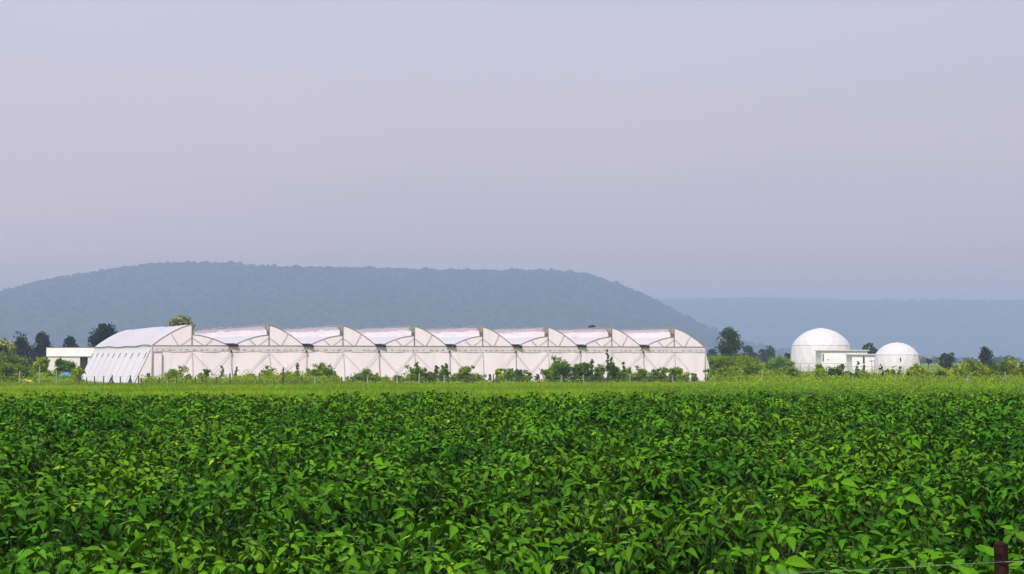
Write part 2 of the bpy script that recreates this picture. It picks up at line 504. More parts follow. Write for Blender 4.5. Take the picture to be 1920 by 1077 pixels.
# ------------------------------------------------------------------ haze
mh = bpy.data.materials.new("haze_air"); mh.use_nodes = True
hn = mh.node_tree.nodes; hn.clear()
ho = hn.new("ShaderNodeOutputMaterial"); pv = hn.new("ShaderNodeVolumePrincipled")
pv.inputs["Color"].default_value = (0.525, 0.695, 0.91, 1)
pv.inputs["Density"].default_value = 3.9e-4
pv.inputs["Anisotropy"].default_value = 0.0
mh.node_tree.links.new(pv.outputs[0], ho.inputs["Volume"])
b = MB(); b.box(-6000, 6000, -300, 8000, -3.0, 262)
hz_o = b.build("haze", mh)
tag(hz_o, "pale blue haze hanging over the whole plain", kind="stuff")

# ------------------------------------------------------------------ greenhouse
TH = math.atan2(0.3879, 0.9217)
gh = empty("greenhouse", (-36.63, 173.7, 0), TH)
tag(gh, "long white plastic-film greenhouse with eight arched bays and roof vents", "greenhouse")
S = [0, 8.14, 16.19, 24.22, 32.29, 40.13, 48.02, 55.97, 64.04]
D, ZE, ZR, ZL, OV = 36.0, 3.98, 6.16, 5.1, 0.22


def arc(xa, za, xb, zb, p=1.56, n=16):
    return [(xa + (xb - xa) * k / n, za + (zb - za) * (1 - (1 - k / n) ** p)) for k in range(n + 1)]


def loft(pts, y0, y1, step, seed, sag=0.07):
    r_ = np.random.default_rng(seed)
    ny = int((y1 - y0) / step)
    P = []
    off = 0.0
    for j in range(ny + 1):
        y = y0 + (y1 - y0) * j / ny
        s_ = -sag * (math.sin(math.pi * y / 4.0) ** 2) * (1 + 0.5 * r_.standard_normal())
        off = 0.75 * off + 0.02 * r_.standard_normal()
        row = []
        for k, (x, z) in enumerate(pts):
            t = k / (len(pts) - 1)
            row.append((x, y, z + (s_ * (0.35 + 0.65 * math.sin(math.pi * t)) + off) * min(1, t * 4)))
        P.append(row)
    return P


def pipe(name, pts, r=0.035, mat='pipe', parent=None, n=6):
    b_ = MB(); b_.tube(pts, r, n); return b_.build(name, M[mat], parent or gh, True)


rr = random.Random(3)
for i in range(8):
    x0, x1 = S[i], S[i + 1]
    xc = (x0 + x1) / 2
    g0 = x0 + (0.22 if i else 0.0); g1 = x1 - (0.22 if i < 7 else 0.0)
    if i == 0:
        up = arc(g0, ZE, xc + OV, ZR); lo = arc(g1, ZE, xc, ZL, 1.75); sgn = 1
    else:
        up = arc(g1, ZE, xc - OV, ZR); lo = arc(g0, ZE, xc, ZL, 1.75); sgn = -1
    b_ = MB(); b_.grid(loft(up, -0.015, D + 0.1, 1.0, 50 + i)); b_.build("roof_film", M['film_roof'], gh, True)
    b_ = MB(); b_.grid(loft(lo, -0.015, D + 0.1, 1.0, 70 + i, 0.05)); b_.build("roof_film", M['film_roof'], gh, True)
    # vertical vent curtain along the ridge, open for a stretch at the front
    zt = np.interp(xc, *(zip(*sorted(up)))) if True else ZR
    r_ = np.random.default_rng(90 + i)
    P = []
    for j in range(37):
        y = 0.9 + (D - 0.9) * j / 36
        P.append([(xc + 0.03 * r_.standard_normal(), y, ZL - 0.05 + (zt - 0.03 - ZL) * k / 4) for k in range(5)])
    b_ = MB(); b_.grid(P); b_.build("vent_film", M['film_vent'], gh, True)
    # gables, front and back
    for y in (0.0, D):
        b_ = MB()
        us = [(x, z) for x, z in up if (x <= xc if sgn > 0 else x >= xc)]
        us.append((xc, float(zt)))
        for arcp in (us, lo):
            arcp = [(x, z - 0.02) for x, z in arcp]
            b_.grid([[(x, y, ZE - 0.02) for x, z in arcp], [(x, y, z) for x, z in arcp]])
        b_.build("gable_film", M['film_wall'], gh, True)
    # lower end walls
    r_ = np.random.default_rng(200 + i)
    for y, s_ in ((0.0, 1), (D, 0)):
        ph = r_.uniform(0, 6, 4)
        P = []
        for zz in np.linspace(-0.5, ZE - 0.02, 10):
            row = []
            for xx in np.linspace(x0, x1, 26):
                h = math.sin(math.pi * min(1, max(0, (zz + .2) / 4)))
                yy = y + 0.022 * h * (math.sin(xx * 1.57 + ph[0]) + 0.5 * math.sin(xx * 3.9 + zz * 0.8 + ph[1]) + 0.35 * math.sin(xx * 7.3 - zz + ph[2]))
                row.append((xx, yy, zz))
            P.append(row)
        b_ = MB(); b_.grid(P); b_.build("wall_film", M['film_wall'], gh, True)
    # valance band with its clip line
    b_ = MB()
    P = [[(xx, -0.045 - 0.012 * math.sin(xx * 2.3 + i) * k, ZE - 0.03 - 0.62 * k + (0.03 * math.sin(xx * 1.9) * k)) for xx in np.linspace(x0 + 0.05, x1 - 0.05, 22)] for k in (0, 0.5, 1)]
    b_.grid(P); va = b_.build("valance", M['valance'], gh, True)
    b_ = MB(); xx = x0 + 0.4
    while xx < x1 - 0.4:
        w = rr.uniform(0.12, 0.42); b_.box(xx, xx + w, -0.085, -0.065, ZE - 0.46, ZE - 0.42); xx += w + rr.uniform(0.2, 0.6)
    tag(b_.build("clip_line", M['pipe'], va), kind="stuff")
    # steelwork on the front
    pipe("arch", [(x, -0.035, z) for x, z in us], 0.028)
    pipe("arch", [(x, -0.035, z) for x, z in lo], 0.026)
    pipe("tie_rail", [(x0, -0.08, ZE), (x1, -0.08, ZE)], 0.03)
    pipe("centre_post", [(xc, -0.08, ZE), (xc, -0.08, float(zt))], 0.035, 'pipe_dark')
    pipe("vent_strut", [(xc, -0.08, ZL + 0.05), (xc + sgn * 0.58, -0.08, ZR - 0.10)], 0.035, 'pipe')
    b_ = MB(); b_.grid([[(xc + sgn * 0.06, -0.10, ZR - 0.05), (xc + sgn * 0.08, -0.05, ZL + 0.15)], [(xc + sgn * 0.42, -0.14, ZR - 0.04), (xc + sgn * 0.16, 0.1, ZL + 0.42)], [(xc + sgn * 0.55, 0.5, ZR - 0.12), (xc + sgn * 0.2, 0.7, ZL + 0.55)]])
    b_.build("vent_flap", M['flap'], gh, True)
    for half, s2 in ((us, -sgn), (lo, sgn)):
        q = half[7]
        xb = xc + s2 * 0.30 * (x1 - x0) / 2 * 1.05
        pipe("truss_web", [(q[0], -0.07, q[1]), (xb + s2 * 0.08, -0.07, ZE)], 0.02)
        pipe("truss_web", [(xb - s2 * 0.08, -0.07, ZE), (xc, -0.07, ZL - 0.25)], 0.018)
    bw = rr.uniform(-0.2, 0.2)
    pipe("end_post", [(xc, -0.12, ZE - 0.62), (xc + 0.1 + bw * 0.3, -0.16, 2.2), (xc + 0.22 + bw, -0.14, -0.3)], 0.02)
    ft = rr.uniform(2.2, 3.4)
    pipe("brace", [(xc, -0.13, ZE - 0.64), (xc - ft, -0.15, 0.1)], 0.02)
    if i != 4:
        pipe("brace", [(xc, -0.13, ZE - 0.64), (xc + rr.uniform(2.4, 3.4), -0.15, 0.1)], 0.014)
    if i in (0, 1, 2, 4, 5, 6):
        pipe("brace", [(x1, -0.16, ZE - 0.66), (x1 - rr.uniform(2.2, 4.0), -0.17, 0.1)], 0.018)
    if i in (3, 4, 5, 7):
        pipe("brace", [(x0, -0.16, ZE - 0.66), (x0 + rr.uniform(2.4, 3.6), -0.17, 0.1)], 0.02)
# gutters between the bays
for i in range(1, 8):
    x = S[i]
    b_ = MB()
    b_.grid([[(x - 0.34, y, ZE + 0.22), (x - 0.22, y, ZE - 0.02), (x + 0.22, y, ZE - 0.02), (x + 0.34, y, ZE + 0.22)] for y in (-0.2, D)])
    b_.grid([[(x - 0.38, y, ZE + 0.235), (x - 0.24, y, ZE - 0.06), (x + 0.24, y, ZE - 0.06), (x + 0.38, y, ZE + 0.235)] for y in (-0.2, D)], True)
    b_.box(x - 0.36, x + 0.30, -0.24, -0.19, ZE - 0.10, ZE + 0.20)
    gu = b_.build("gutter", M['gutter'], gh)
    dz = rr.uniform(-0.05, 0.03)
    b_ = MB(); b_.tube([(x + 0.1, -0.22, ZE + 0.08), (x + 0.45, -0.22, ZE + 0.10), (x + 0.5, -0.22, ZE - 0.02 + dz), (x + 0.72, -0.22, ZE - 0.03 + dz)], [0.10, 0.10, 0.15, 0.15], 8)
    b_.build("drain_elbow", M['gutter'], gu, True)
    pipe("gutter_post", [(x, -0.17, ZE - 0.08), (x + 0.03, -0.18, 2.0), (x + rr.uniform(0.0, 0.4), -0.18, -0.35)], 0.03, 'pipe')
    b_ = MB(); b_.tube([(x, -0.2, ZE - 0.72), (x, -0.2, ZE - 0.5)], 0.10, 8); b_.build("bracket", M['gutter'], gh)
# corner posts, door panel
for x in (0.0, S[8]):
    pipe("corner_post", [(x, -0.1, ZE), (x, -0.1, -0.35)], 0.04)
dr = empty("door", (0, 0, 0)); dr.parent = gh
b_ = MB(); b_.box(0.12, 1.0, -0.2, -0.17, 0.05, 3.2); b_.build("door_panel", M['film_wall'], dr)
b_ = MB()
b_.box(0.10, 0.16, -0.235, -0.205, 0.0, 3.28); b_.box(0.96, 1.04, -0.235, -0.205, 0.0, 3.28); b_.box(0.165, 0.955, -0.235, -0.205, 3.21, 3.28)
b_.build("door_frame", M['pipe'], dr)
# flared side curtains
def side(x, out, seed, ys_n=37):
    r_ = np.random.default_rng(seed)
    P = []
    sg = -1 if out < 0 else 1
    for j in range(ys_n * 2 - 1):
        y = D * j / (ys_n * 2 - 2)
        row = [(x, y, ZE), (x + 0.05 * sg, y, ZE - 0.25), (x + 0.12 * sg, y, ZE - 0.5)]
        for k in range(1, 9):
            t = k / 8
            w = 0.02 * math.sin(math.pi * t) * (math.sin(y * math.pi / 2) ** 2) + 0.006 * r_.standard_normal()
            row.append((x + 0.12 * sg + (out - 0.12 * sg) * t + w * sg, y, ZE - 0.5 - (ZE) * t))
        P.append(row)
    b_ = MB(); b_.grid(P)
    return b_.build("side_curtain", M['film_side'], gh, True)


side(0.0, -1.95, 1)
side(S[8], 1.2, 2)
b_ = MB(); b_.grid([[(0, 0, ZE - 0.05), (0, 0, 2), (0, 0, -0.5)], [(-0.1, 0, ZE - 0.5), (-1.0, 0, 1.6), (-1.93, 0, -0.5)]]); b_.build("curtain_end", M['film_wall'], gh)
b_ = MB(); b_.grid([[(S[8], 0, ZE - 0.05), (S[8], 0, 2), (S[8], 0, -0.5)], [(S[8] + .1, 0, ZE - 0.5), (S[8] + 0.6, 0, 1.6), (S[8] + 1.18, 0, -0.5)]]); b_.build("curtain_end", M['film_side'], gh)
pipe("side_pole", [(-0.14, 0.0, ZE - 0.45), (-1.95, -0.02, -0.3)], 0.04)
pts = [(-0.07, y, ZE - 0.02 + 0.10 * math.sin(y * 0.42) * math.sin(y * 0.17 + 1)) for y in np.linspace(0, D, 40)]
pipe("rolled_hem", pts, 0.045)
for k in range(10):
    y = 1.2 + k * 3.75
    t0, t1 = 0.06, rr.uniform(0.16, 0.22)
    b_ = MB()
    a0 = (-0.12 - 1.83 * t0 - 0.07, y, ZE - 0.5 - ZE * t0); a1 = (-0.12 - 1.83 * t1 - 0.1, y, ZE - 0.5 - ZE * t1)
    a2 = (-0.12 - 1.83 * 0.97 - 0.03, y + rr.uniform(-.2, .2), ZE - 0.5 - ZE * 0.97)
    b_.tube([a0, a1], 0.04, 6); sl = b_.build("pole_head", M['pipe_dark'], gh)
    b_ = MB(); b_.tube([a1, ((a1[0] + a2[0]) / 2 - 0.05, y, (a1[2] + a2[2]) / 2), a2], 0.012, 5); b_.build("side_pole", M['pipe'], gh)
b_ = MB(); b_.box(0.3, S[8] - 0.3, 0.3, D - 0.3, -0.4, 0.05); b_.build("bounce_floor", M['kerb'], gh)  # unseen pale floor, added to bounce light onto the front film
b_ = MB(); b_.box(0.0, S[8], -0.5, -0.3, -0.6, 0.10); b_.build("base_kerb", M['kerb'], gh)
b_ = MB(); b_.box(-2.1, -1.96, -0.5, D, -0.6, 0.10); b_.build("base_kerb", M['kerb'], gh)

# ------------------------------------------------------------------ shed beside the greenhouse
sh = empty("shed", (fx(88, 222), 222, 0), R(3))
tag(sh, "small flat white shed with deep roof fascia behind the greenhouse end", "shed")
b_ = MB(); b_.box(0.15, 4.3, 0, 5, -0.2, 2.86); b_.box(5.3, 9, 0, 5, -0.2, 2.86); b_.box(4.3, 5.3, 0.3, 5, -0.2, 2.86); b_.build("wall", M['cream'], sh)
b_ = MB(); b_.box(0, 9.2, -0.1, 5.2, 2.9, 4.05); b_.build("roof_fascia", M['plaster'], sh)
b_ = MB(); b_.box(-0.05, 9.25, -0.14, 5.25, 4.05, 4.1); b_.build("roof_coping", M['rust'], sh)
b_ = MB(); b_.box(0.1, 9.1, -0.07, -0.003, 2.82, 2.895); b_.build("fascia_trim", M['slab'], sh)
b_ = MB(); b_.box(4.32, 5.28, 0.2, 0.28, -0.1, 2.78); b_.build("doorway", M['dark'], sh)

# ------------------------------------------------------------------ domes
def dome(name, label, x, y, prof, nseg, brk, rot):
    e = empty(name, (x, y, gzf(x, y)), rot)
    tag(e, label, "dome")
    def ring(rz, k):
        off = 0.5 if k % 2 else 0.0
        return [(rz[0] * math.cos(2 * math.pi * (i + off) / nseg), rz[0] * math.sin(2 * math.pi * (i + off) / nseg), rz[1]) for i in range(nseg)]
    def shell(pr, nm, mat, k0):
        b2 = MB()
        rings = [ring(p, k0 + k) for k, p in enumerate(pr) if p[0] > 0.01]
        for k in range(len(rings) - 1):
            A, B = rings[k], rings[k + 1]
            base = len(b2.v); b2.v += A + B; par = (k0 + k) % 2
            for i in range(nseg):
                i2 = (i + 1) % nseg
                if par == 0:
                    b2.f += [(base + i, base + i2, base + nseg + i), (base + i2, base + nseg + i2, base + nseg + i)]
                else:
                    b2.f += [(base + i, base + i2, base + nseg + i2), (base + i, base + nseg + i2, base + nseg + i)]
        if pr[-1][0] <= 0.01:
            base = len(b2.v); b2.v += rings[-1] + [(0, 0, pr[-1][1])]
            for i in range(nseg):
                b2.f.append((base + i, base + (i + 1) % nseg, base + nseg))
        return b2.build(nm, mat, e)
    shell(prof[:brk + 1], "drum_wall", M['dome_low'], 0)
    top = [(r + 0.05, z) if k == 0 else (r, z) for k, (r, z) in enumerate(prof[brk:])]
    shell(top, "cap", M['dome'], brk)
    b2 = MB(); b2.tube([(0, 0, -0.6), (0, 0, 0.12)], prof[0][0] + 0.25, 32); b2.build("plinth", M['plinth'], e)
    return e


DX, DY = fx(1539, 331), 331
d1 = dome("dome", "larger white faceted dome, left one of the pair", DX, DY,
          [(5.98, 0.1), (5.98, 1.6), (5.85, 3.2), (5.55, 5.15), (4.95, 6.15), (3.95, 7.1), (2.75, 7.85), (1.4, 8.3), (0, 8.55)], 18, 3, 0.1)
d2 = dome("dome", "smaller white faceted dome with brown side opening", fx(1681, 288), 288,
          [(3.85, 0.1), (3.80, 1.6), (3.62, 3.25), (2.9, 4.2), (2.0, 4.85), (1.0, 5.2), (0, 5.32)], 16, 2, 0.25)
b_ = MB(); b_.box(-0.03, 0.03, -0.06, 0.12, 2.0, 2.55)
wv = b_.mesh("window")
w_ = link("window", wv, M['dark'], d2); w_.location = (-1.15, -3.62, 0.2); w_.rotation_euler = (0, 0, R(90))
b_ = MB(); b_.box(-0.12, 0.12, -0.9, 0.9, 0.1, 3.0)
w_ = b_.build("side_opening", M['rust'], d2); w_.location = (3.66, -0.9, 0.0); w_.rotation_euler = (0, R(-4), R(-14))

# the linking blocks between the domes
def annex(name, label, px0, px1, Y, zt, dep, wins, slab_over):
    x0, x1 = fx(px0, Y), fx(px1, Y)
    e = empty(name, (x0, Y, 0)); tag(e, label, "building")
    w = x1 - x0
    b2 = MB(); b2.box(0, w, 0, dep, -0.3, zt - 0.12); b2.build("wall", M['plaster'], e)
    b2 = MB(); b2.box(-slab_over, w + slab_over, -0.22, dep + 0.2, zt - 0.11, zt + 0.06); b2.build("roof_slab", M['plaster'], e)
    b2 = MB(); b2.box(-slab_over - 0.01, w + slab_over + 0.01, -0.24, -0.222, zt - 0.16, zt - 0.02); b2.build("slab_edge", M['slab'], e)
    b2 = MB(); b2.box(-0.1, w + 0.1, -0.3, -0.02, -0.5, 0.1); b2.build("plinth", M['plinth'], e)
    for nm, (wx, ww, z0, z1) in wins:
        b2 = MB(); b2.box(wx, wx + ww, -0.04, 0.05, z0, z1); o = b2.build(nm, M['dark'], e)
        b2 = MB(); b2.box(wx - 0.08, wx - 0.01, -0.07, -0.005, z0 - .06, z1 + .06); b2.box(wx + ww + 0.01, wx + ww + 0.08, -0.07, -0.005, z0 - .06, z1 + .06)
        b2.build("frame", M['plaster'], o)
    return e


annex("annex_block", "taller white flat-roofed block before the larger dome", 1540, 1626, 312, 4.1, 6, [("window", (0.16, 0.22, 2.1, 3.5)), ("window", (0.16, 0.22, 0.55, 1.1)), ("wall_lamp", (1.0, 0.28, 2.35, 2.45))], 0.3)
an2 = annex("annex_block", "lower white flat-roofed block with dark door beside the smaller dome", 1597, 1651, 292, 3.33, 5, [("window", (1.85, 0.3, 1.75, 2.95)), ("door", (1.85, 0.36, 0.0, 1.55))], 0.22)
# lamp mast on the terrace
lm = empty("lamp_mast", (fx(1634, 284), 284, 0)); tag(lm, "slim white mast with small clustered lamps before lower white block", "lamp")
b_ = MB(); b_.tube([(0, 0, -0.2), (0, 0, 2.3)], 0.045, 6); b_.build("pole", M['slab'], lm)
b_ = MB(); b_.tube([(-0.3, 0, 2.15), (0.3, 0, 2.15)], 0.035, 5); b_.build("arm", M['slab'], lm)
for k in (-0.32, 0.0, 0.32):
    b_ = MB(); b_.tube([(k, -0.05, 2.12), (k, -0.05, 2.22), (k, -0.05, 2.34)], [0.05, 0.10, 0.06], 8); b_.build("lamp_head", M['slab'], lm)


def railing(label, px0, px1, Y, ztop, step_px):
    x0, x1 = fx(px0, Y), fx(px1, Y)
    e = empty("railing", (x0, Y, 0)); tag(e, label, "railing")
    w = x1 - x0
    for z in (ztop, ztop * 0.55 + 0.05):
        b2 = MB(); b2.tube([(0, 0, z), (w, 0, z)], 0.035 if z == ztop else 0.02, 6); b2.build("rail", M['rail'], e)
    b2 = MB(); b2.tube([(0, 0, -0.3), (0, 0, ztop)], 0.04, 6); me = b2.mesh("post")
    n = int(round((px1 - px0) / step_px))
    for k in range(n + 1):
        o = link("post", me, M['rail'], e); o.location = (w * k / n, 0, 0)


railing("thin steel railing round the base of the larger dome", 1484, 1596, 306, fz(682, 306), 16)
railing("thin steel railing before lower block and smaller dome", 1580, 1727, 278, fz(688, 278), 17.5)
gt = empty("gate_frame", (fx(1727, 280), 280, 0)); tag(gt, "slim steel gate frame with crossbar right of the smaller dome", "gate")
w = fx(1766, 280) - fx(1727, 280)
for xx in (0, w * 0.62, w):
    b_ = MB(); b_.tube([(xx, 0, -0.2), (xx, 0, 3.1)], 0.045, 6); b_.build("post", M['rail'], gt)
b_ = MB(); b_.tube([(-0.3, 0, 3.1), (w + 0.1, 0, 3.1)], 0.06, 6); b_.build("crossbar", M['rail'], gt)

# ------------------------------------------------------------------ foliage builders
def leaf_cloud(centres, size, r_, up=0.4, droop=0.0):
    """one folded leaf of four corners for each centre; returns verts, quads (two triangles each)"""
    n = len(centres)
    d = r_.standard_normal((n, 3)); d[:, 2] -= droop
    d /= np.linalg.norm(d, axis=1)[:, None] + 1e-9
    nrm = r_.standard_normal((n, 3)); nrm[:, 2] += up * 3
    s_ = np.cross(d, nrm); s_ /= np.linalg.norm(s_, axis=1)[:, None] + 1e-9
    nn = np.cross(s_, d)
    L = size * r_.uniform(0.65, 1.3, n)[:, None]
    W = L * 0.30
    c = np.asarray(centres)
    P = np.stack([c - d * L * .5, c + s_ * W + nn * L * .08, c + d * L * .5, c - s_ * W + nn * L * .08], 1)
    idx = np.arange(n)[:, None] * 4
    return P.reshape(-1, 3), np.concatenate([idx + [0, 1, 2], idx + [0, 2, 3]], 0)


def clumped(r_, nclump, per, half, zc, hz_, clump_r, taper=0.0, power=0.5):
    """points gathered in clumps spread through an uneven ellipsoid crown (local coordinates)"""
    out = []; tone = []; cs = []
    for k in range(nclump):
        v = r_.standard_normal(3); v /= np.linalg.norm(v)
        rad = r_.uniform(0.25, 1.0) ** power
        c = v * rad * np.array([half, half, hz_])
        f = 1 - taper * (c[2] / hz_ + 1) / 2
        c[0] *= f; c[1] *= f
        c[2] += zc
        cr = clump_r * r_.uniform(0.6, 1.35)
        p = r_.standard_normal((per, 3)); p /= np.linalg.norm(p, axis=1)[:, None]
        p *= (r_.uniform(0.1, 1, per) ** 0.45)[:, None] * cr * np.array([1.1, 1.1, 0.8])
        out.append(p + c); cs.append(c)
        base = r_.uniform(0.15, 0.75)
        tone.append(np.clip(base + 0.22 * r_.standard_normal(per), 0, 1))
    return np.concatenate(out), np.concatenate(tone), np.array(cs)


GROUP_TREE = "trees standing about the farm"


def tree(label, px, Y, top, wpx, low, mat, seed, name="tree", leaf=0.45, ncl=26, per=70, shape=0.25, group=None, cr=None):
    r_ = np.random.default_rng(seed)
    x = fx(px, Y); zb = gzf(x, Y)
    zt = fz(top, Y) - zb; zl = max(0.6, fz(low, Y) - zb); half = wpx / F * Y / 2
    e = empty(name, (x, Y, zb)); tag(e, label, "tree", group)
    zc = (zt + zl) / 2; hz_ = (zt - zl) / 2
    c_r = cr or max(0.17 * (half + hz_), 0.3)
    pts, tone, cs = clumped(r_, int(ncl * 1.25), int(per * .62), max(half - c_r * .55, .2), zc, max(hz_ - c_r * .5, .2), c_r, shape)
    Vv, Ff = leaf_cloud(pts, leaf, r_, 0.5)
    link("crown", np_mesh("crown", Vv, Ff, np.repeat(tone, 4)), M[mat], e)
    b2 = MB(); tr = max(0.035 * zt, 0.05)
    bend = r_.normal(0, 0.05, 2) * zt
    b2.tube([(0, 0, -0.3), (bend[0] * .5, bend[1] * .5, zc * .5), (bend[0], bend[1], zc)], [tr * 1.25, tr * .85, tr * .5], 8)
    t_o = b2.build("trunk", M['bark'], e, True)
    b2 = MB()
    for c in cs[:10]:
        st = np.array([bend[0] * .7, bend[1] * .7, max(zl * 0.8, c[2] * 0.5)])
        mid = st * .45 + c * .55 + np.array([0, 0, -.08 * zt])
        b2.tube([st, mid, c], [tr * .42, tr * .28, tr * .1], 5, False)
    b2.build("limb", M['bark'], t_o, True)
    return e


tree("broad tree with yellow-green leaf tips at the photo's left edge", 8, 205, 634, 66, 700, 'tree_yellow', 301, leaf=0.5, ncl=22, per=80)
tree("dark tree, leftmost of the trees beyond the white shed", 40, 300, 623, 38, 690, 'tree_dark', 302, ncl=30, per=100, shape=.5)
tree("dark broad tree close left of the white shed's roof", 79, 310, 621, 46, 690, 'tree_dark', 303, ncl=36, per=110, shape=.5)
tree("wide low dark tree filling the gap below the shed-side trees", 60, 330, 648, 84, 704, 'tree_dark', 318, ncl=34, shape=.1)
tree("low dark tree rising just above the white shed roof", 133, 320, 627, 32, 680, 'tree_dark', 304, ncl=26, per=100, shape=.5)
tree("tall dark spreading tree above the greenhouse's far end", 196, 290, 604, 74, 672, 'tree_dark', 305, ncl=52, per=130, shape=.3)
tree("pale yellow-green tree top showing over the first greenhouse bay", 341, 236, 588, 50, 650, 'tree_yellow', 306, leaf=0.42, ncl=26, per=90, shape=.1)
tree("tiny tree top peeping over the seventh greenhouse bay", 1110, 300, 608, 16, 640, 'tree_mid', 307, ncl=10, per=60)
tree("large round dark green tree right of the greenhouse", 1366, 300, 613, 52, 676, 'tree_mid', 308, ncl=40, per=90, shape=.15)
tree("low dark tree half hidden by the greenhouse's right end", 1334, 420, 654, 34, 676, 'tree_dark', 309, ncl=14)
tree("far hazy tree between the round tree and the larger dome", 1402, 520, 648, 40, 680, 'tree_dark', 310, leaf=.7, ncl=20)
tree("far rounded hazy tree left of the larger dome", 1437, 500, 647, 36, 680, 'tree_mid', 311, leaf=.7, ncl=22, shape=.1)
tree("dark narrow tree touching the larger dome's left side", 1476, 350, 659, 18, 694, 'tree_dark', 312, ncl=16, per=60)
tree("dark tree showing between the two domes", 1631, 410, 643, 32, 676, 'tree_mid', 313, leaf=.55, ncl=22, shape=.1)
tree("leafy green tree right of the steel gate frame", 1775, 272, 656, 32, 698, 'tree_mid', 314, leaf=.4, ncl=24, shape=.15)
tree("dark slender tree standing near the photo's right end", 1848, 290, 648, 34, 692, 'tree_dark', 315, leaf=.4, ncl=22, shape=.45)
tree("pale far tree on the plain beyond the dark slender tree", 1891, 720, 667, 26, 682, 'tree_mid', 316, leaf=.9, ncl=14, shape=.1)
tree("small round dark bush-like tree beyond the gate frame", 1740, 420, 672, 12, 683, 'tree_dark', 317, ncl=8, per=60, shape=0)

# low far trees along the edge of the plain
r_ = np.random.default_rng(77)
pts, tn = [], []
for k in range(150):
    Yt = r_.uniform(750, 1300); pxx = r_.uniform(1290, 2050) if r_.random() < .8 else r_.uniform(-150, 300)
    c = np.array([fx(pxx, Yt), Yt, 0.0]); hh = r_.uniform(1.5, 4.0)
    p = r_.standard_normal((60, 3)); p /= np.linalg.norm(p, axis=1)[:, None]
    p *= (r_.uniform(.2, 1, 60) ** .5)[:, None] * np.array([hh * r_.uniform(1, 2.5), hh, hh])
    p[:, 2] = np.abs(p[:, 2]) + 0.2
    pts.append(p + c); tn.append(np.clip(r_.uniform(.1, .7) + .2 * r_.standard_normal(60), 0, 1))
Vv, Ff = leaf_cloud(np.concatenate(pts), 1.5, r_, .3)
o = link("treeline", np_mesh("treeline", Vv, Ff, np.repeat(np.concatenate(tn), 4)), M['tree_mid'])
tag(o, "low hazy line of far trees along the edge of the plain", kind="stuff")

# ------------------------------------------------------------------ shrubs along the fence
COL_PX = [285, 433, 574, 710, 842, 966, 1087, 1205, 1321]
ORD = ["first", "second", "third", "fourth", "fifth", "sixth", "seventh", "eighth", "ninth", "tenth", "eleventh", "twelfth"]


def shrub(name, px, Y, top, wpx, mat, seed, dens=1.0, slim=False, bottom=0.12, leafk=1.0):
    r_ = np.random.default_rng(seed)
    x = fx(px, Y); zb = gzf(x, Y)
    h = fz(top, Y) - zb; half = wpx * 1.22 / F * Y
    e = empty(name, (x, Y, zb))
    leaf = (0.19 if not slim else 0.17) * leafk
    nst = 2 if slim else int(3 + half * 4)
    b2 = MB(); P_, T_ = [], []
    for k in range(nst):
        a = r_.uniform(0, 6.28); rad = half * (0.85 if not slim else 0.5) * math.sqrt(r_.uniform(0, 1))
        hh = h * (r_.uniform(0.6, 1.0) if k else 0.97)
        tip = np.array([rad * math.cos(a), rad * math.sin(a), hh])
        mid = np.array([tip[0] * .35, tip[1] * .35, hh * .55])
        b2.tube([(tip[0] * .05, tip[1] * .05, -0.1), mid, tip], [0.028, 0.02, 0.008], 5, False)
        ncl = max(4, int((10 if slim else 9) * hh))
        base = r_.uniform(0.2, 0.7)
        for q in range(ncl):
            t = r_.uniform(bottom, 1.0)
            p0 = (mid * (t / .55) if t < .55 else mid + (tip - mid) * (t - .55) / .45)
            sp = (0.10 if slim else max(0.16, half * 0.42)) * (1.15 - 0.5 * t)
            c = p0 + r_.standard_normal(3) * sp * np.array([1, 1, .6])
            m_ = int((16 if slim else 44) * dens)
            P_.append(c + r_.standard_normal((m_, 3)) * sp * 0.55 * np.array([1, 1, .75]))
            T_.append(np.clip(base + r_.normal(0, .22) + .2 * r_.standard_normal(m_), 0, 1))
    P_ = np.concatenate(P_); T_ = np.concatenate(T_)
    P_[:, 2] = np.maximum(P_[:, 2], 0.05)
    Vv, Ff = leaf_cloud(P_, leaf, r_, .65, .25)
    link("foliage", np_mesh("foliage", Vv, Ff, np.repeat(T_, 4)), M[mat], e)
    b2.build("stem", M['twig'], e, True)
    return e


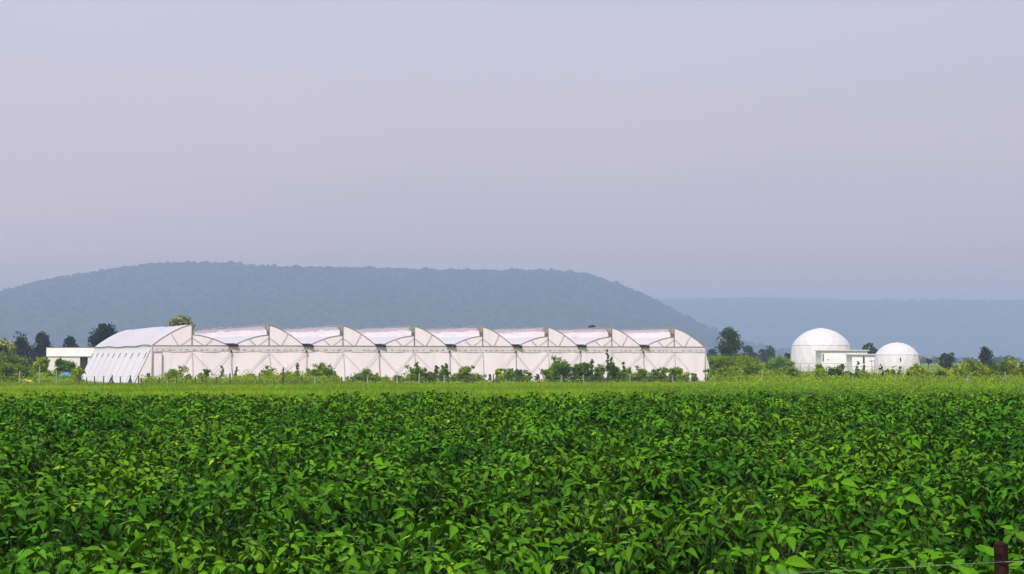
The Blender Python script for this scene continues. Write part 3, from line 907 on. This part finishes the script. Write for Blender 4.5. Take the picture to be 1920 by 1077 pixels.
# column, top row, half width in photograph pixels, kind, slim
SH = [
    (279, 699, 6, 'd', 1), (324, 693, 15, 'l', 0), (356, 704, 7, 'm', 0), (382, 693, 8, 'm', 0), (416, 685, 6, 'd', 1),
    (442, 686, 7, 'l', 1), (462, 703, 12, 'l', 0), (476, 699, 6, 'd', 1), (505, 688, 11, 'l', 0), (531, 697, 9, 'm', 0), (559, 679, 6, 'd', 1), (548, 702, 11, 'l', 0),
    (580, 700, 12, 'l', 0), (592, 692, 9, 'l', 0), (610, 684, 14, 'm', 0), (630, 703, 8, 'l', 0), (657, 710, 9, 'l', 0), (683, 692, 15, 'm', 0), (699, 700, 6, 'l', 0),
    (714, 706, 14, 'l', 0), (744, 706, 9, 'd', 0), (760, 706, 7, 'l', 0), (781, 676, 7, 'm', 1), (784, 690, 15, 'm', 0), (805, 697, 9, 'd', 0), (817, 684, 6, 'd', 1), (833, 690, 9, 'd', 0),
    (838, 680, 6, 'm', 1), (853, 701, 8, 'l', 0), (872, 687, 11, 'm', 0), (898, 701, 13, 'l', 0), (920, 703, 5, 'd', 1), (938, 691, 8, 'l', 0), (955, 694, 9, 'm', 0),
    (976, 694, 11, 'd', 0), (988, 700, 6, 'm', 0), (1007, 702, 6, 'd', 1), (1032, 688, 11, 'm', 0), (1051, 669, 13, 'm', 0), (1078, 688, 7, 'd', 0),
    (1092, 682, 12, 'd', 0), (1109, 673, 6, 'd', 1), (1121, 685, 11, 'm', 0), (1142, 655, 8, 'd', 1), (1148, 680, 9, 'd', 0), (1170, 676, 6, 'd', 1), (1168, 693, 13, 'm', 0), (1196, 692, 13, 'l', 0),
    (1227, 694, 9, 'm', 0), (1247, 687, 9, 'd', 0), (1265, 685, 10, 'm', 0), (1281, 700, 9, 'l', 0), (1301, 700, 6, 'l', 0), (1334, 694, 9, 'd', 0),
    (1352, 690, 10, 'l', 0), (1374, 689, 11, 'l', 0), (1403, 684, 18, 'm', 0), (1424, 697, 10, 'l', 0), (1448, 698, 14, 'l', 0), (1468, 702, 11, 'd', 0),
    (1487, 690, 12, 'l', 0), (1512, 701, 12, 'l', 0), (1540, 682, 9, 'l', 0), (1560, 686, 14, 'd', 0), (1585, 700, 12, 'm', 0),
    (1603, 676, 9, 'd', 1), (1614, 696, 13, 'l', 0), (1636, 703, 9, 'm', 0), (1655, 683, 8, 'd', 1), (1671, 694, 9, 'l', 0), (1684, 684, 9, 'd', 1), (1701, 698, 8, 'm', 0), (1720, 685, 11, 'l', 0),
    (1740, 698, 9, 'l', 0), (1757, 696, 11, 'd', 0), (1775, 694, 13, 'l', 0), (1800, 684, 11, 'l', 0), (1833, 679, 15, 'l', 0), (1856, 690, 8, 'l', 0), (1879, 679, 15, 'm', 0), (1899, 677, 12, 'l', 0), (1917, 683, 9, 'm', 0),
    (98, 699, 9, 'm', 0), (145, 688, 8, 'l', 0), (24, 682, 18, 'm', 0), (50, 690, 11, 'm', 0),
]


def section(px):
    if px < 200: return "near the white shed"
    for i in range(8):
        if px < COL_PX[i + 1]: return "before the %s greenhouse bay" % ORD[i]
    if px < 1480: return "between greenhouse and larger dome"
    if px < 1600: return "below the larger dome"
    if px < 1730: return "below the smaller dome"
    return "beyond the smaller dome"


MAT = {'l': 'shrub_light', 'm': 'shrub_mid', 'd': 'shrub_dark'}
WORD = {'l': 'yellow-green', 'm': 'mid-green', 'd': 'dark green'}
cnt = {}
for s_i, (px, top, wpx, k, slim) in enumerate(sorted(SH)):
    Y = 166.5 + (s_i * 37 % 11) * 0.35 + (1.5 if px > 1330 else 0)
    nm = "sapling" if slim else "shrub"
    sec = section(px)
    cnt[sec] = cnt.get(sec, 0) + 1
    ss = "%s %s %s, %s plant from the left %s" % ("slim" if slim else "bushy", WORD[k], nm, ORD[cnt[sec] - 1], sec)
    e = shrub(nm, px, Y, top, wpx, MAT[k], 1000 + s_i, 1.0, bool(slim))
    tag(e, ss, nm, "saplings and shrubs planted along the fence")

# bigger bushes further back
for s_i, (px, top, wpx, Y, k, lab) in enumerate([
    (1352, 669, 21, 205, 'm', "big dense green bush against the greenhouse's right end"),
    (1383, 670, 20, 212, 'm', "big dense green bush below the large round tree"),
    (1413, 676, 20, 200, 'm', "wide drooping green bush right of the round tree"),
    (1444, 684, 18, 230, 'd', "low dark bush left of the larger dome"),
    (1467, 671, 14, 300, 'm', "green bush close beside the larger dome's left wall"),
    (76, 671, 11, 190, 'l', "bright plumed shrub left of the white shed"),
    (122, 676, 14, 192, 'd', "rounded dark green bush before the white shed wall"),
    (20, 676, 26, 196, 'd', "large dark bush at the photo's left edge below yellow-tipped tree"),
    (48, 686, 13, 194, 'd', "dark bush between yellow-tipped tree and bright plumed shrub"),
]):
    e = shrub("bush", px, Y, top, wpx, MAT[k], 1500 + s_i, 1.3, False, 0.08, 1.35)
    tag(e, lab, "bush")

# ------------------------------------------------------------------ fence along the plot
FY = 163.0
fe = empty("boundary_fence", (0, FY, 0)); tag(fe, "boundary fence of uneven posts and wire strands before the greenhouse", "fence")
POSTS = [(38, 696, 'c'), (75, 688, 'c'), (107, 696, 'c'), (149, 700, 'w'), (164, 708, 'w'), (179, 706, 'w'), (195, 705, 'w'), (209, 710, 'w'), (212, 703, 'w'), (227, 706, 'w'),
         (245, 704, 'w'), (261, 705, 'w'), (265, 708, 'w'), (299, 707, 'w'), (318, 707, 'w'), (332, 708, 'w'), (349, 706, 'w'), (367, 707, 'w'), (380, 704, 'w'), (386, 701, 'w'), (406, 707, 'w'),
         (432, 700, 'w'), (488, 699, 'w'), (531, 689, 'w'), (566, 706, 'w'), (591, 706, 'c'), (642, 707, 'w'), (689, 706, 'c'), (745, 706, 'c'), (786, 700, 'c'), (833, 704, 'c'), (879, 706, 'w'), (925, 702, 'w'),
         (967, 704, 'w'), (1011, 704, 'w'), (1052, 703, 'c'), (1094, 703, 'c'), (1138, 704, 'w'), (1181, 704, 'c'), (1219, 704, 'w'), (1261, 704, 'c'), (1340, 706, 'c'), (1384, 706, 'w'), (1428, 694, 'c'), (1470, 708, 'w'),
         (1516, 706, 'c'), (1556, 707, 'w'), (1598, 704, 'c'), (1658, 706, 'w'), (1677, 704, 'c'), (1720, 707, 'w'), (1764, 704, 'c'), (1814, 703, 'c'), (1846, 706, 'w'), (1884, 697, 'c'), (1930, 702, 'c')]
pr = random.Random(5)
for px, top, k in POSTS:
    x = fx(px, FY); zt = fz(top, FY); zb = gzf(x, FY) - 0.3
    r0 = 0.085 if px == 531 else pr.uniform(0.05, 0.07)
    tl = pr.uniform(-.05, .05)
    b_ = MB(); b_.tube([(x - tl, 0, zb), (x, pr.uniform(-.03, .03), (zb + zt) / 2), (x + tl, 0, zt)], [r0 * 1.1, r0, r0 * .92], 7)
    b_.build("post", M['post_stone' if k == 'c' else 'post_wood'], fe)
for px, dx in ((209, -7), (209, 8), (245, -7), (245, 5), (879, -11), (879, 13), (1138, -11), (1138, 10), (149, -15), (1814, -8), (1814, 9), (1384, 9)):
    x = fx(px, FY); b_ = MB(); b_.tube([(x, 0.1, 0.85), (fx(px + dx, FY), 0.1, -0.1)], 0.05, 6); b_.build("brace", M['post_stone' if px > 1200 else 'post_wood'], fe)
for z in (0.3, 0.6, 0.9):
    b_ = MB(); b_.tube([(x, -0.07, z + 0.02 * math.sin(x)) for x in np.arange(-52, 56, 2.0)], 0.005, 4); b_.build("wire", M['wire'], fe)

# blue canopy and yellow sack
bc = empty("shade_canopy", (fx(125, 168), 168, 0)); tag(bc, "small bright blue peaked canopy on dark legs before the shed", "canopy")
b_ = MB()
for sx in (-1, 1):
    pass
hw, hd = 0.56, 0.5
b_.add([(-hw, -hd, .98), (hw, -hd, .98), (hw, hd, .98), (-hw, hd, .98), (-0.12, 0, 1.30), (0.10, 0, 1.28)], [(0, 1, 5, 4), (1, 2, 5), (2, 3, 4, 5), (3, 0, 4)])
b_.add([(-hw, -hd, .90), (hw, -hd, .90), (hw, hd, .90), (-hw, hd, .90), (-hw, -hd, .98), (hw, -hd, .98), (hw, hd, .98), (-hw, hd, .98)], [(0, 1, 5, 4), (1, 2, 6, 5), (2, 3, 7, 6), (3, 0, 4, 7)])
b_.build("canopy_sheet", M['blue'], bc)
for xx in (-0.22, 0.24):
    for yy in (-0.2, 0.2):
        b_ = MB(); b_.tube([(xx, yy, -0.1), (xx, yy, 0.95)], 0.05, 6); b_.build("leg", M['dark'], bc)
b_ = MB(); b_.box(-0.33, 0.36, -0.28, 0.28, 0.72, 0.8); b_.build("shelf", M['dark'], bc)
ys_o = empty("yellow_sack", (fx(53, 164.5), 164.5, 0)); tag(ys_o, "yellow plastic sack lying in the grass near the fence", "sack")
b_ = MB(); P = []
for j in range(9):
    t = j / 8; xx = -0.5 + t
    rr_ = 0.17 * (max(0.08, 1 - abs(2 * t - 1) ** 3.5)) * (1 + 0.12 * math.sin(9 * t))
    P.append([(xx, rr_ * 1.2 * math.cos(a), 0.46 + rr_ * math.sin(a) + 0.05 * math.sin(6 * t)) for a in np.linspace(0, 2 * math.pi, 13)])
b_.grid(P); b_.build("sack_body", M['yellow'], ys_o, True)
b_ = MB(); b_.tube([(-0.5, 0, 0.46), (-0.58, 0, 0.5), (-0.66, 0.02, 0.6)], [0.03, 0.05, 0.11], 8); b_.build("tied_neck", M['yellow'], ys_o, True)
b_ = MB(); b_.tube([(-0.5, 0, 0.1), (0.5, 0, 0.1)], 0.24, 8); b_.build("rubble_bed", M['kerb'], ys_o)

# ------------------------------------------------------------------ grass and weeds
def blades(n, x, y, h, r_, wid):
    zb = gz(x, y)
    a = r_.uniform(0, 2 * math.pi, n); lean = r_.normal(0, 0.35, (n, 2)) * h[:, None]
    px_, py_ = np.cos(a) * wid, np.sin(a) * wid
    P = np.stack([np.stack([x - px_, y - py_, zb - .03], -1), np.stack([x + px_, y + py_, zb - .03], -1),
                  np.stack([x + lean[:, 0], y + lean[:, 1], zb + h], -1)], 1)
    return P.reshape(-1, 3), np.arange(3 * n).reshape(-1, 3)


r_ = np.random.default_rng(41)
n = 175000
yy = 84 + (167 - 84) * r_.random(n) ** 0.6
xx = (r_.uniform(-70, 2000, n) - 960) / F * yy
patch = fbm(xx / 5.0, yy / 5.0, 8, 4)
hh = np.clip(0.32 + 0.16 * patch + 0.07 * r_.standard_normal(n), .1, .7)
rightm = np.clip((xx - 22) / 8, 0, 1) * np.clip(1 - abs(yy - 156) / 14, 0, 1)
hh = hh * (1 + 1.0 * rightm)
Vv, Ff = blades(n, xx, yy, hh, r_, 0.042)
tn = np.clip(0.45 + 0.42 * patch + 0.25 * r_.standard_normal(n), 0, 1)
o = link("meadow_grass", np_mesh("meadow_grass", Vv, Ff, np.repeat(tn, 3)), M['grass'])
tag(o, "strip of bright lime-green grass between crop and fence", "grass", kind="stuff")

# weeds: leafy undergrowth round the fence
r_ = np.random.default_rng(43)
wp, wt = [], []
for k in range(8000):
    px = r_.uniform(-60, 1990)
    if px < 150: hmax, pk = 0.9, .7
    elif px < 268: hmax, pk = 0.2, .25
    elif px < 440: hmax, pk = 0.75, .85
    elif px < 630: hmax, pk = 1.0, 1.0
    elif px < 1332: hmax, pk = 0.5, .55
    else: hmax, pk = 1.15, 1.0
    if r_.random() > pk: continue
    Y = r_.uniform(164, 171) if px < 1332 else r_.uniform(161.5, 182)
    if px > 1332 and Y > 171: hmax *= 1.15
    x = fx(px, Y); h = hmax * r_.uniform(.35, 1.0) * (1.6 if r_.random() < .14 else 1.0)
    m_ = int(10 + 22 * h)
    p = r_.standard_normal((m_, 3)) * np.array([.22, .22, .2]) * (0.6 + h * .6)
    p[:, 2] = np.abs(r_.uniform(0, 1, m_)) ** .8 * h + gzf(x, Y)
    wp.append(p + np.array([x, Y, 0])); wt.append(np.clip(r_.uniform(.1, .9) + .18 * r_.standard_normal(m_), 0, 1))
Vv, Ff = leaf_cloud(np.concatenate(wp), 0.17, r_, .6, .2)
o = link("weeds", np_mesh("weeds", Vv, Ff, np.repeat(np.concatenate(wt), 4)), M['weed'])
tag(o, "tangled yellow-green weeds growing along the fence line", "weeds", kind="stuff")
# low weeds in front of the fence on the right
r_ = np.random.default_rng(44)
wp, wt = [], []
for k in range(2600):
    px = r_.uniform(1430, 2000) if r_.random() < .8 else r_.uniform(1340, 1480)
    Y = r_.uniform(132, 160); x = fx(px, Y)
    h = r_.uniform(.25, .75) * (1.15 if 1500 < px < 1680 else .8)
    m_ = 16
    p = r_.standard_normal((m_, 3)) * np.array([.3, .3, .1]); p[:, 2] = r_.uniform(0.05, 1, m_) * h + gzf(x, Y)
    wp.append(p + np.array([x, Y, 0])); wt.append(np.clip(r_.uniform(.4, 1.0) + .15 * r_.standard_normal(m_), 0, 1))
Vv, Ff = leaf_cloud(np.concatenate(wp), 0.15, r_, .5, .1)
o = link("field_weeds", np_mesh("field_weeds", Vv, Ff, np.repeat(np.concatenate(wt), 4)), M['grass'])
tag(o, "low lime-green weeds below the domes before the fence", "weeds", kind="stuff")

# ------------------------------------------------------------------ soybean crop
LEAF_T = np.array([0.0, 0.13, 0.34, 0.58, 0.82, 1.0])
LEAF_W = np.array([0.0, 0.62, 1.0, 0.76, 0.32, 0.0])


def leaflet(L, W, fold, curl, r_):
    """one ovate leaflet lying along +x, folded on its midrib; verts, quads/tris as triangles, rib flags"""
    v, rib, f = [], [], []
    idx = []
    for t, w_ in zip(LEAF_T, LEAF_W):
        x = L * t; z = -curl * L * t * t
        if w_ == 0:
            idx.append((len(v),)); v.append((x, 0, z)); rib.append(1)
        else:
            y = W * w_ / 2; b0 = len(v)
            wob = r_.normal(0, 0.012) * L
            v += [(x, y, z + fold * y + wob), (x, 0, z), (x, -y, z + fold * y - wob)]; rib += [0, 1, 0]
            idx.append((b0, b0 + 1, b0 + 2))
    for a, c in zip(idx[:-1], idx[1:]):
        if len(a) == 1:
            f += [(a[0], c[1], c[0]), (a[0], c[2], c[1])]
        elif len(c) == 1:
            f += [(a[0], a[1], c[0]), (a[1], a[2], c[0])]
        else:
            f += [(a[0], a[1], c[1]), (a[0], c[1], c[0]), (a[1], a[2], c[2]), (a[1], c[2], c[1])]
    return np.array(v, float), np.array(f), np.array(rib, float)


def rotm(z, y=0.0, x=0.0):
    return np.array(Euler((x, y, z), 'XYZ').to_matrix())


def trifoliate(r_, scale=1.0, tone0=None):
    """three leaflets on short stalks, fanned from the petiole end at the origin, pointing along +x"""
    Vs, Fs, Rb, Tn = [], [], [], []
    base = 0
    tone0 = r_.uniform(0.15, 0.85) if tone0 is None else tone0
    for k, az in enumerate((0.0, 1.25, -1.25)):
        L = scale * (0.093 if k == 0 else 0.081) * r_.uniform(.85, 1.15); W = L * r_.uniform(.40, .54)
        v, f, rb = leaflet(L, W, r_.uniform(.15, .55), r_.uniform(.05, .45), r_)
        v[:, 0] += 0.03 * scale if k == 0 else 0.008
        Rm = rotm(az + r_.normal(0, .15), r_.normal(0.1, .28)) @ rotm(0, 0, r_.normal(0, .30))
        v = v @ Rm.T
        Vs.append(v); Fs.append(f + base); Rb.append(rb); base += len(v)
        Tn.append(np.full(len(v), np.clip(tone0 + r_.normal(0, .10), 0, 1)))
    return np.concatenate(Vs), np.concatenate(Fs), np.concatenate(Rb), np.concatenate(Tn)


def tube_np(p0, p1, p2, r0, r1, n=4):
    b2 = MB(); b2.tube([p0, p1, p2], [r0, (r0 + r1) / 2, r1], n, False)
    return b2


LEAF_LIB = []
lr = np.random.default_rng(60)
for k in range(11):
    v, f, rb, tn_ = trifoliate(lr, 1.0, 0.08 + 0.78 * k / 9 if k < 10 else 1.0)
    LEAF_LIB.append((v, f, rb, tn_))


def plant_layout(r_, h=0.74, nleaf=30):
    """where each leaf sits: list of (matrix 4x4, library index, petiole points)"""
    out = []
    az = r_.uniform(0, 6.28)
    for k in range(nleaf):
        az += 2.4 + r_.normal(0, .35)
        t = (k + 0.5) / nleaf
        node = h * (0.46 + 0.47 * t)
        reach = (0.11 + 0.15 * r_.random()) * (1.3 - 0.75 * t)
        rise = 0.06 + 0.10 * t + 0.03 * r_.standard_normal()
        p0 = np.array([0.02 * math.cos(az), 0.02 * math.sin(az), node])
        p2 = np.array([reach * math.cos(az), reach * math.sin(az), min(node + rise, h * 1.08)])
        pitch = r_.normal(0.58 - 0.34 * t, .26)
        M3 = np.array((Matrix.Rotation(az + r_.normal(0, .5), 3, 'Z') @ Matrix.Rotation(pitch, 3, 'Y') @ Matrix.Rotation(r_.normal(0, .32), 3, 'X')))
        s_ = r_.uniform(.78, 1.22) * (1.0 - 0.30 * max(0, t - .8) / .2)
        m4 = np.eye(4); m4[:3, :3] = M3 * s_; m4[:3, 3] = p2
        young = t > .8
        li = int(np.clip(round(r_.normal(0.0 + 6.9 * t, 1.6)), 0, 9))  # lower leaves darker: older green, plus canopy gap shade put into their tone
        if r_.random() < .008: li = 10
        out.append((m4, li, (p0, (p0 + p2) / 2 + np.array([0, 0, -.012]), p2)))
    return out


def stem_mesh(layout, h):
    b2 = MB()
    b2.tube([(0, 0, -.05), (0.006, 0.004, h * .5), (0, 0, h * .93)], [.006, .005, .003], 5, False)
    for _, _, (p0, p1, p2) in layout:
        b2.tube([p0, p1, p2], [.0030, .0026, .0022], 3, False)
    return b2


def foliage_arrays(layout):
    Vs, Fs, Rb, Tn = [], [], [], []; base = 0
    for m4, li, _ in layout:
        v, f, rb, tn_ = LEAF_LIB[li]
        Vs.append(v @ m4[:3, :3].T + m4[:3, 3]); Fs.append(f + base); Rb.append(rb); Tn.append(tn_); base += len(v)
    return np.concatenate(Vs), np.concatenate(Fs), np.concatenate(Rb), np.concatenate(Tn)


NV = 9
pl_rng = np.random.default_rng(61)
LAY, STEM, FOL = [], [], []
soy_col = bpy.data.collections.new("soy_sources")
for k in range(NV):
    h = pl_rng.uniform(.68, .80)
    lay = plant_layout(pl_rng, h, 36)
    sm = stem_mesh(lay, h).mesh("soy_stem_mesh", True); sm.materials.append(M['soy_stem'])
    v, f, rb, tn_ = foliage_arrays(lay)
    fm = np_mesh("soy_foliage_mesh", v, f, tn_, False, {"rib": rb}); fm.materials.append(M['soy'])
    LAY.append(lay); STEM.append(sm); FOL.append(fm)
    # joined copy, the source of the field's instances
    b2 = stem_mesh(lay, h)
    sv = np.array(b2.v); sf = np.array([q for q in b2.f])
    st = np.concatenate([sf[:, [0, 1, 2]], sf[:, [0, 2, 3]]])
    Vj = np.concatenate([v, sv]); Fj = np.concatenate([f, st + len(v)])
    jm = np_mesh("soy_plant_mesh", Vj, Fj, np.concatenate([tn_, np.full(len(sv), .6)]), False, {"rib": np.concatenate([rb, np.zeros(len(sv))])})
    jm.materials.append(M['soy']); jm.materials.append(M['soy_stem'])
    mi = np.zeros(len(Fj), np.int32); mi[len(f):] = 1
    jm.polygons.foreach_set("material_index", mi)
    so = bpy.data.objects.new("soy_source_%02d" % k, jm); soy_col.objects.link(so)
LEAF_ME = []
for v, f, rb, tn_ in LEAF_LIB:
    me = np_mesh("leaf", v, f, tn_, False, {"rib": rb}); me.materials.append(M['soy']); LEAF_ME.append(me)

pr_ = np.random.default_rng(62)
PX, PY = [], []
y = 7.0
while y < 31.5:
    half = 0.31 * y + 1.8
    xr = np.arange(-half, half, 0.165 if y < 20 else 0.19)
    PX.append(xr + pr_.normal(0, .05, len(xr))); PY.append(np.full(len(xr), y) + pr_.normal(0, .07, len(xr)) + 0.03 * xr)
    y += 0.64
PX, PY = np.concatenate(PX), np.concatenate(PY)
nzv = fbm(PX / 0.62 + 3, PY / 0.40, 31, 3)
keep = (nzv > np.interp(PY, [18, 30], [-.14, -.32])) | (pr_.random(len(PX)) < .06)
PX, PY, nzv = PX[keep], PY[keep], nzv[keep]
SC = np.clip(np.minimum(1.14, (1.0 + np.interp(PY, [16, 27], [.50, .16]) * nzv + 0.09 * pr_.standard_normal(len(PX))) * np.interp(PY, [8, 30], [.97, 1.06])), .55, 1.4)
RX = pr_.normal(0, .10, len(PX)); RY = pr_.normal(0, .10, len(PX)); RZ = pr_.uniform(0, 6.28, len(PX))
VI = pr_.integers(0, NV, len(PX))
PZ = gz(PX, PY) + 0.01
order = np.argsort(PY)
vis = order[(np.abs(PX[order]) < 0.300 * PY[order] + 0.15) & (PY[order] > 7.9)]
near = vis[:300]
near_set = set(near.tolist())
for n_, i in enumerate(near):
    e = bpy.data.objects.new("soybean_plant", None); C.objects.link(e)
    e.location = (PX[i], PY[i], PZ[i]); e.rotation_euler = (RX[i], RY[i], RZ[i]); e.scale = (SC[i],) * 3
    e.empty_display_size = .1
    tag(e, "leafy green soybean plant in the rows nearest the camera", "soybean plant", "soybean plants at the near edge of the field")
    k = int(VI[i])
    link("stem", STEM[k], None, e)
    if n_ < 70:
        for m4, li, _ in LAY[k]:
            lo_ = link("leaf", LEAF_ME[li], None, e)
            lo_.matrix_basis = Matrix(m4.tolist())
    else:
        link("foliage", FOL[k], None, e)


def instancer(name, pos, rot, scl, idx, coll, mat):
    me = bpy.data.meshes.new(name)
    me.vertices.add(len(pos)); me.vertices.foreach_set("co", np.asarray(pos, np.float32).ravel())
    a = me.attributes.new("inst_rot", 'FLOAT_VECTOR', 'POINT'); a.data.foreach_set("vector", np.asarray(rot, np.float32).ravel())
    a = me.attributes.new("inst_scale", 'FLOAT', 'POINT'); a.data.foreach_set("value", np.asarray(scl, np.float32))
    a = me.attributes.new("inst_index", 'INT', 'POINT'); a.data.foreach_set("value", np.asarray(idx, np.int32))
    me.update()
    ng = bpy.data.node_groups.new(name + "_nodes", 'GeometryNodeTree')
    ng.interface.new_socket(name="Geometry", in_out='INPUT', socket_type='NodeSocketGeometry')
    ng.interface.new_socket(name="Geometry", in_out='OUTPUT', socket_type='NodeSocketGeometry')
    N, Lk = ng.nodes, ng.links
    gi, go = N.new('NodeGroupInput'), N.new('NodeGroupOutput')
    ci = N.new('GeometryNodeCollectionInfo'); ci.inputs["Collection"].default_value = coll
    ci.inputs["Separate Children"].default_value = True; ci.inputs["Reset Children"].default_value = True
    ip = N.new('GeometryNodeInstanceOnPoints'); ip.inputs["Pick Instance"].default_value = True

    def attr(nm, ty):
        q = N.new('GeometryNodeInputNamedAttribute'); q.data_type = ty; q.inputs["Name"].default_value = nm
        return q.outputs["Attribute"]
    er = N.new('FunctionNodeEulerToRotation')
    Lk.new(attr("inst_rot", 'FLOAT_VECTOR'), er.inputs[0])
    Lk.new(er.outputs[0], ip.inputs["Rotation"])
    Lk.new(attr("inst_scale", 'FLOAT'), ip.inputs["Scale"])
    Lk.new(attr("inst_index", 'INT'), ip.inputs["Instance Index"])
    Lk.new(ci.outputs[0], ip.inputs["Instance"])
    Lk.new(gi.outputs[0], ip.inputs["Points"]); Lk.new(ip.outputs[0], go.inputs[0])
    o = bpy.data.objects.new(name, me); C.objects.link(o)
    md = o.modifiers.new("plants", 'NODES'); md.node_group = ng
    return o


rest = np.array([i for i in range(len(PX)) if i not in near_set])
pos = np.stack([PX, PY, PZ], -1)[rest]; rot = np.stack([RX, RY, RZ], -1)[rest]; scl = SC[rest]; idx = VI[rest]
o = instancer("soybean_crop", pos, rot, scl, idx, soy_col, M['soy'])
tag(o, "dense green soybean crop filling the field behind the nearest rows", "crop", kind="stuff")
# a paler, lower crop runs on further back on the right
pale_col = bpy.data.collections.new("pale_crop_sources")
for k in range(3):
    pm = bpy.data.objects["soy_source_%02d" % k].data.copy() if "soy_source_%02d" % k in bpy.data.objects else None
    pm.materials[0] = M['soy_pale']
    pale_col.objects.link(bpy.data.objects.new("pale_source_%02d" % k, pm))
n2 = 5200
y2 = pr_.uniform(74, 138, n2); px2 = pr_.uniform(1180, 2010, n2); x2 = (px2 - 960) / F * y2
ok = pr_.random(n2) < np.clip((px2 - 1180) / 420, 0, 1) ** 1.5 * np.clip((140 - y2) / 40, 0, 1)
x2, y2 = x2[ok], y2[ok]; m2 = len(x2)
o = instancer("pale_crop", np.stack([x2, y2, gz(x2, y2)], -1),
              np.stack([pr_.normal(0, .12, m2), pr_.normal(0, .12, m2), pr_.uniform(0, 6.28, m2)], -1), pr_.uniform(.7, 1.05, m2), pr_.integers(0, 3, m2), pale_col, M['soy'])
tag(o, "paler low crop scattered beyond the field on the right", "crop", kind="stuff")

# ------------------------------------------------------------------ stake and wire at the near edge
nf = empty("stake_fence", (fx(1871, 6.0), 6.0, 0)); tag(nf, "dark red-brown timber stake with a strand of wire at the field edge", "fence")
zg = gzf(1.7, 6.0)
def stake(x, y, ztop, seed):
    q = random.Random(seed); b2 = MB(); P = []
    for t in np.linspace(0, 1, 14):
        z = zg - 0.3 + (ztop - zg + 0.3) * t
        ring_ = []
        for k in range(11):
            a = 2 * math.pi * (k % 10) / 10
            rr2 = 0.024 * (1.08 - 0.10 * t) * (1 + 0.10 * math.sin(3 * a + 2 * t) + 0.05 * math.sin(7 * a + 9 * t))
            ring_.append((x + 0.02 * (1 - t) + rr2 * math.cos(a) * 1.0, y + rr2 * math.sin(a), z))
        P.append(ring_)
    b2.grid(P); base = len(b2.v); top_ = P[-1][:10]
    b2.v += [(p[0], p[1], p[2] + 0.0) for p in top_] + [(x, y, ztop + 0.012)]
    for k in range(10):
        b2.f.append((base + k, base + (k + 1) % 10, base + 10))
    return b2.build("stake", M['stake'], nf, True)


ZT = fz(1018, 6.0)
stake(0, 0, ZT, 1)
dvec = Vector((-1.35, -0.42, 0)) / 1.35
stake(dvec.x * 3.6, dvec.y * 3.6, ZT, 2)
stake(-dvec.x * 3.6, -dvec.y * 3.6, ZT, 3)
zw = fz(1050, 6.0)
for s0, s1 in ((-3.6, 0), (0, 3.6)):
    b_ = MB(); pts = []
    for t in np.linspace(0, 1, 24):
        s_ = s0 + (s1 - s0) * t
        pts.append((dvec.x * s_, dvec.y * s_ - 0.03, zw - 0.012 * math.sin(math.pi * t) + 0.0012 * math.sin(40 * t)))
    b_.tube(pts, 0.0011, 5); b_.build("wire", M['wire'], nf, True)
b_ = MB(); b_.tube([(0.004 + 0.031 * math.cos(a), 0.031 * math.sin(a), zw + 0.002 * math.sin(2 * a)) for a in np.linspace(0, 2 * math.pi * 2, 26)], 0.0016, 5)
b_.build("wire_tie", M['gutter'], nf, True)
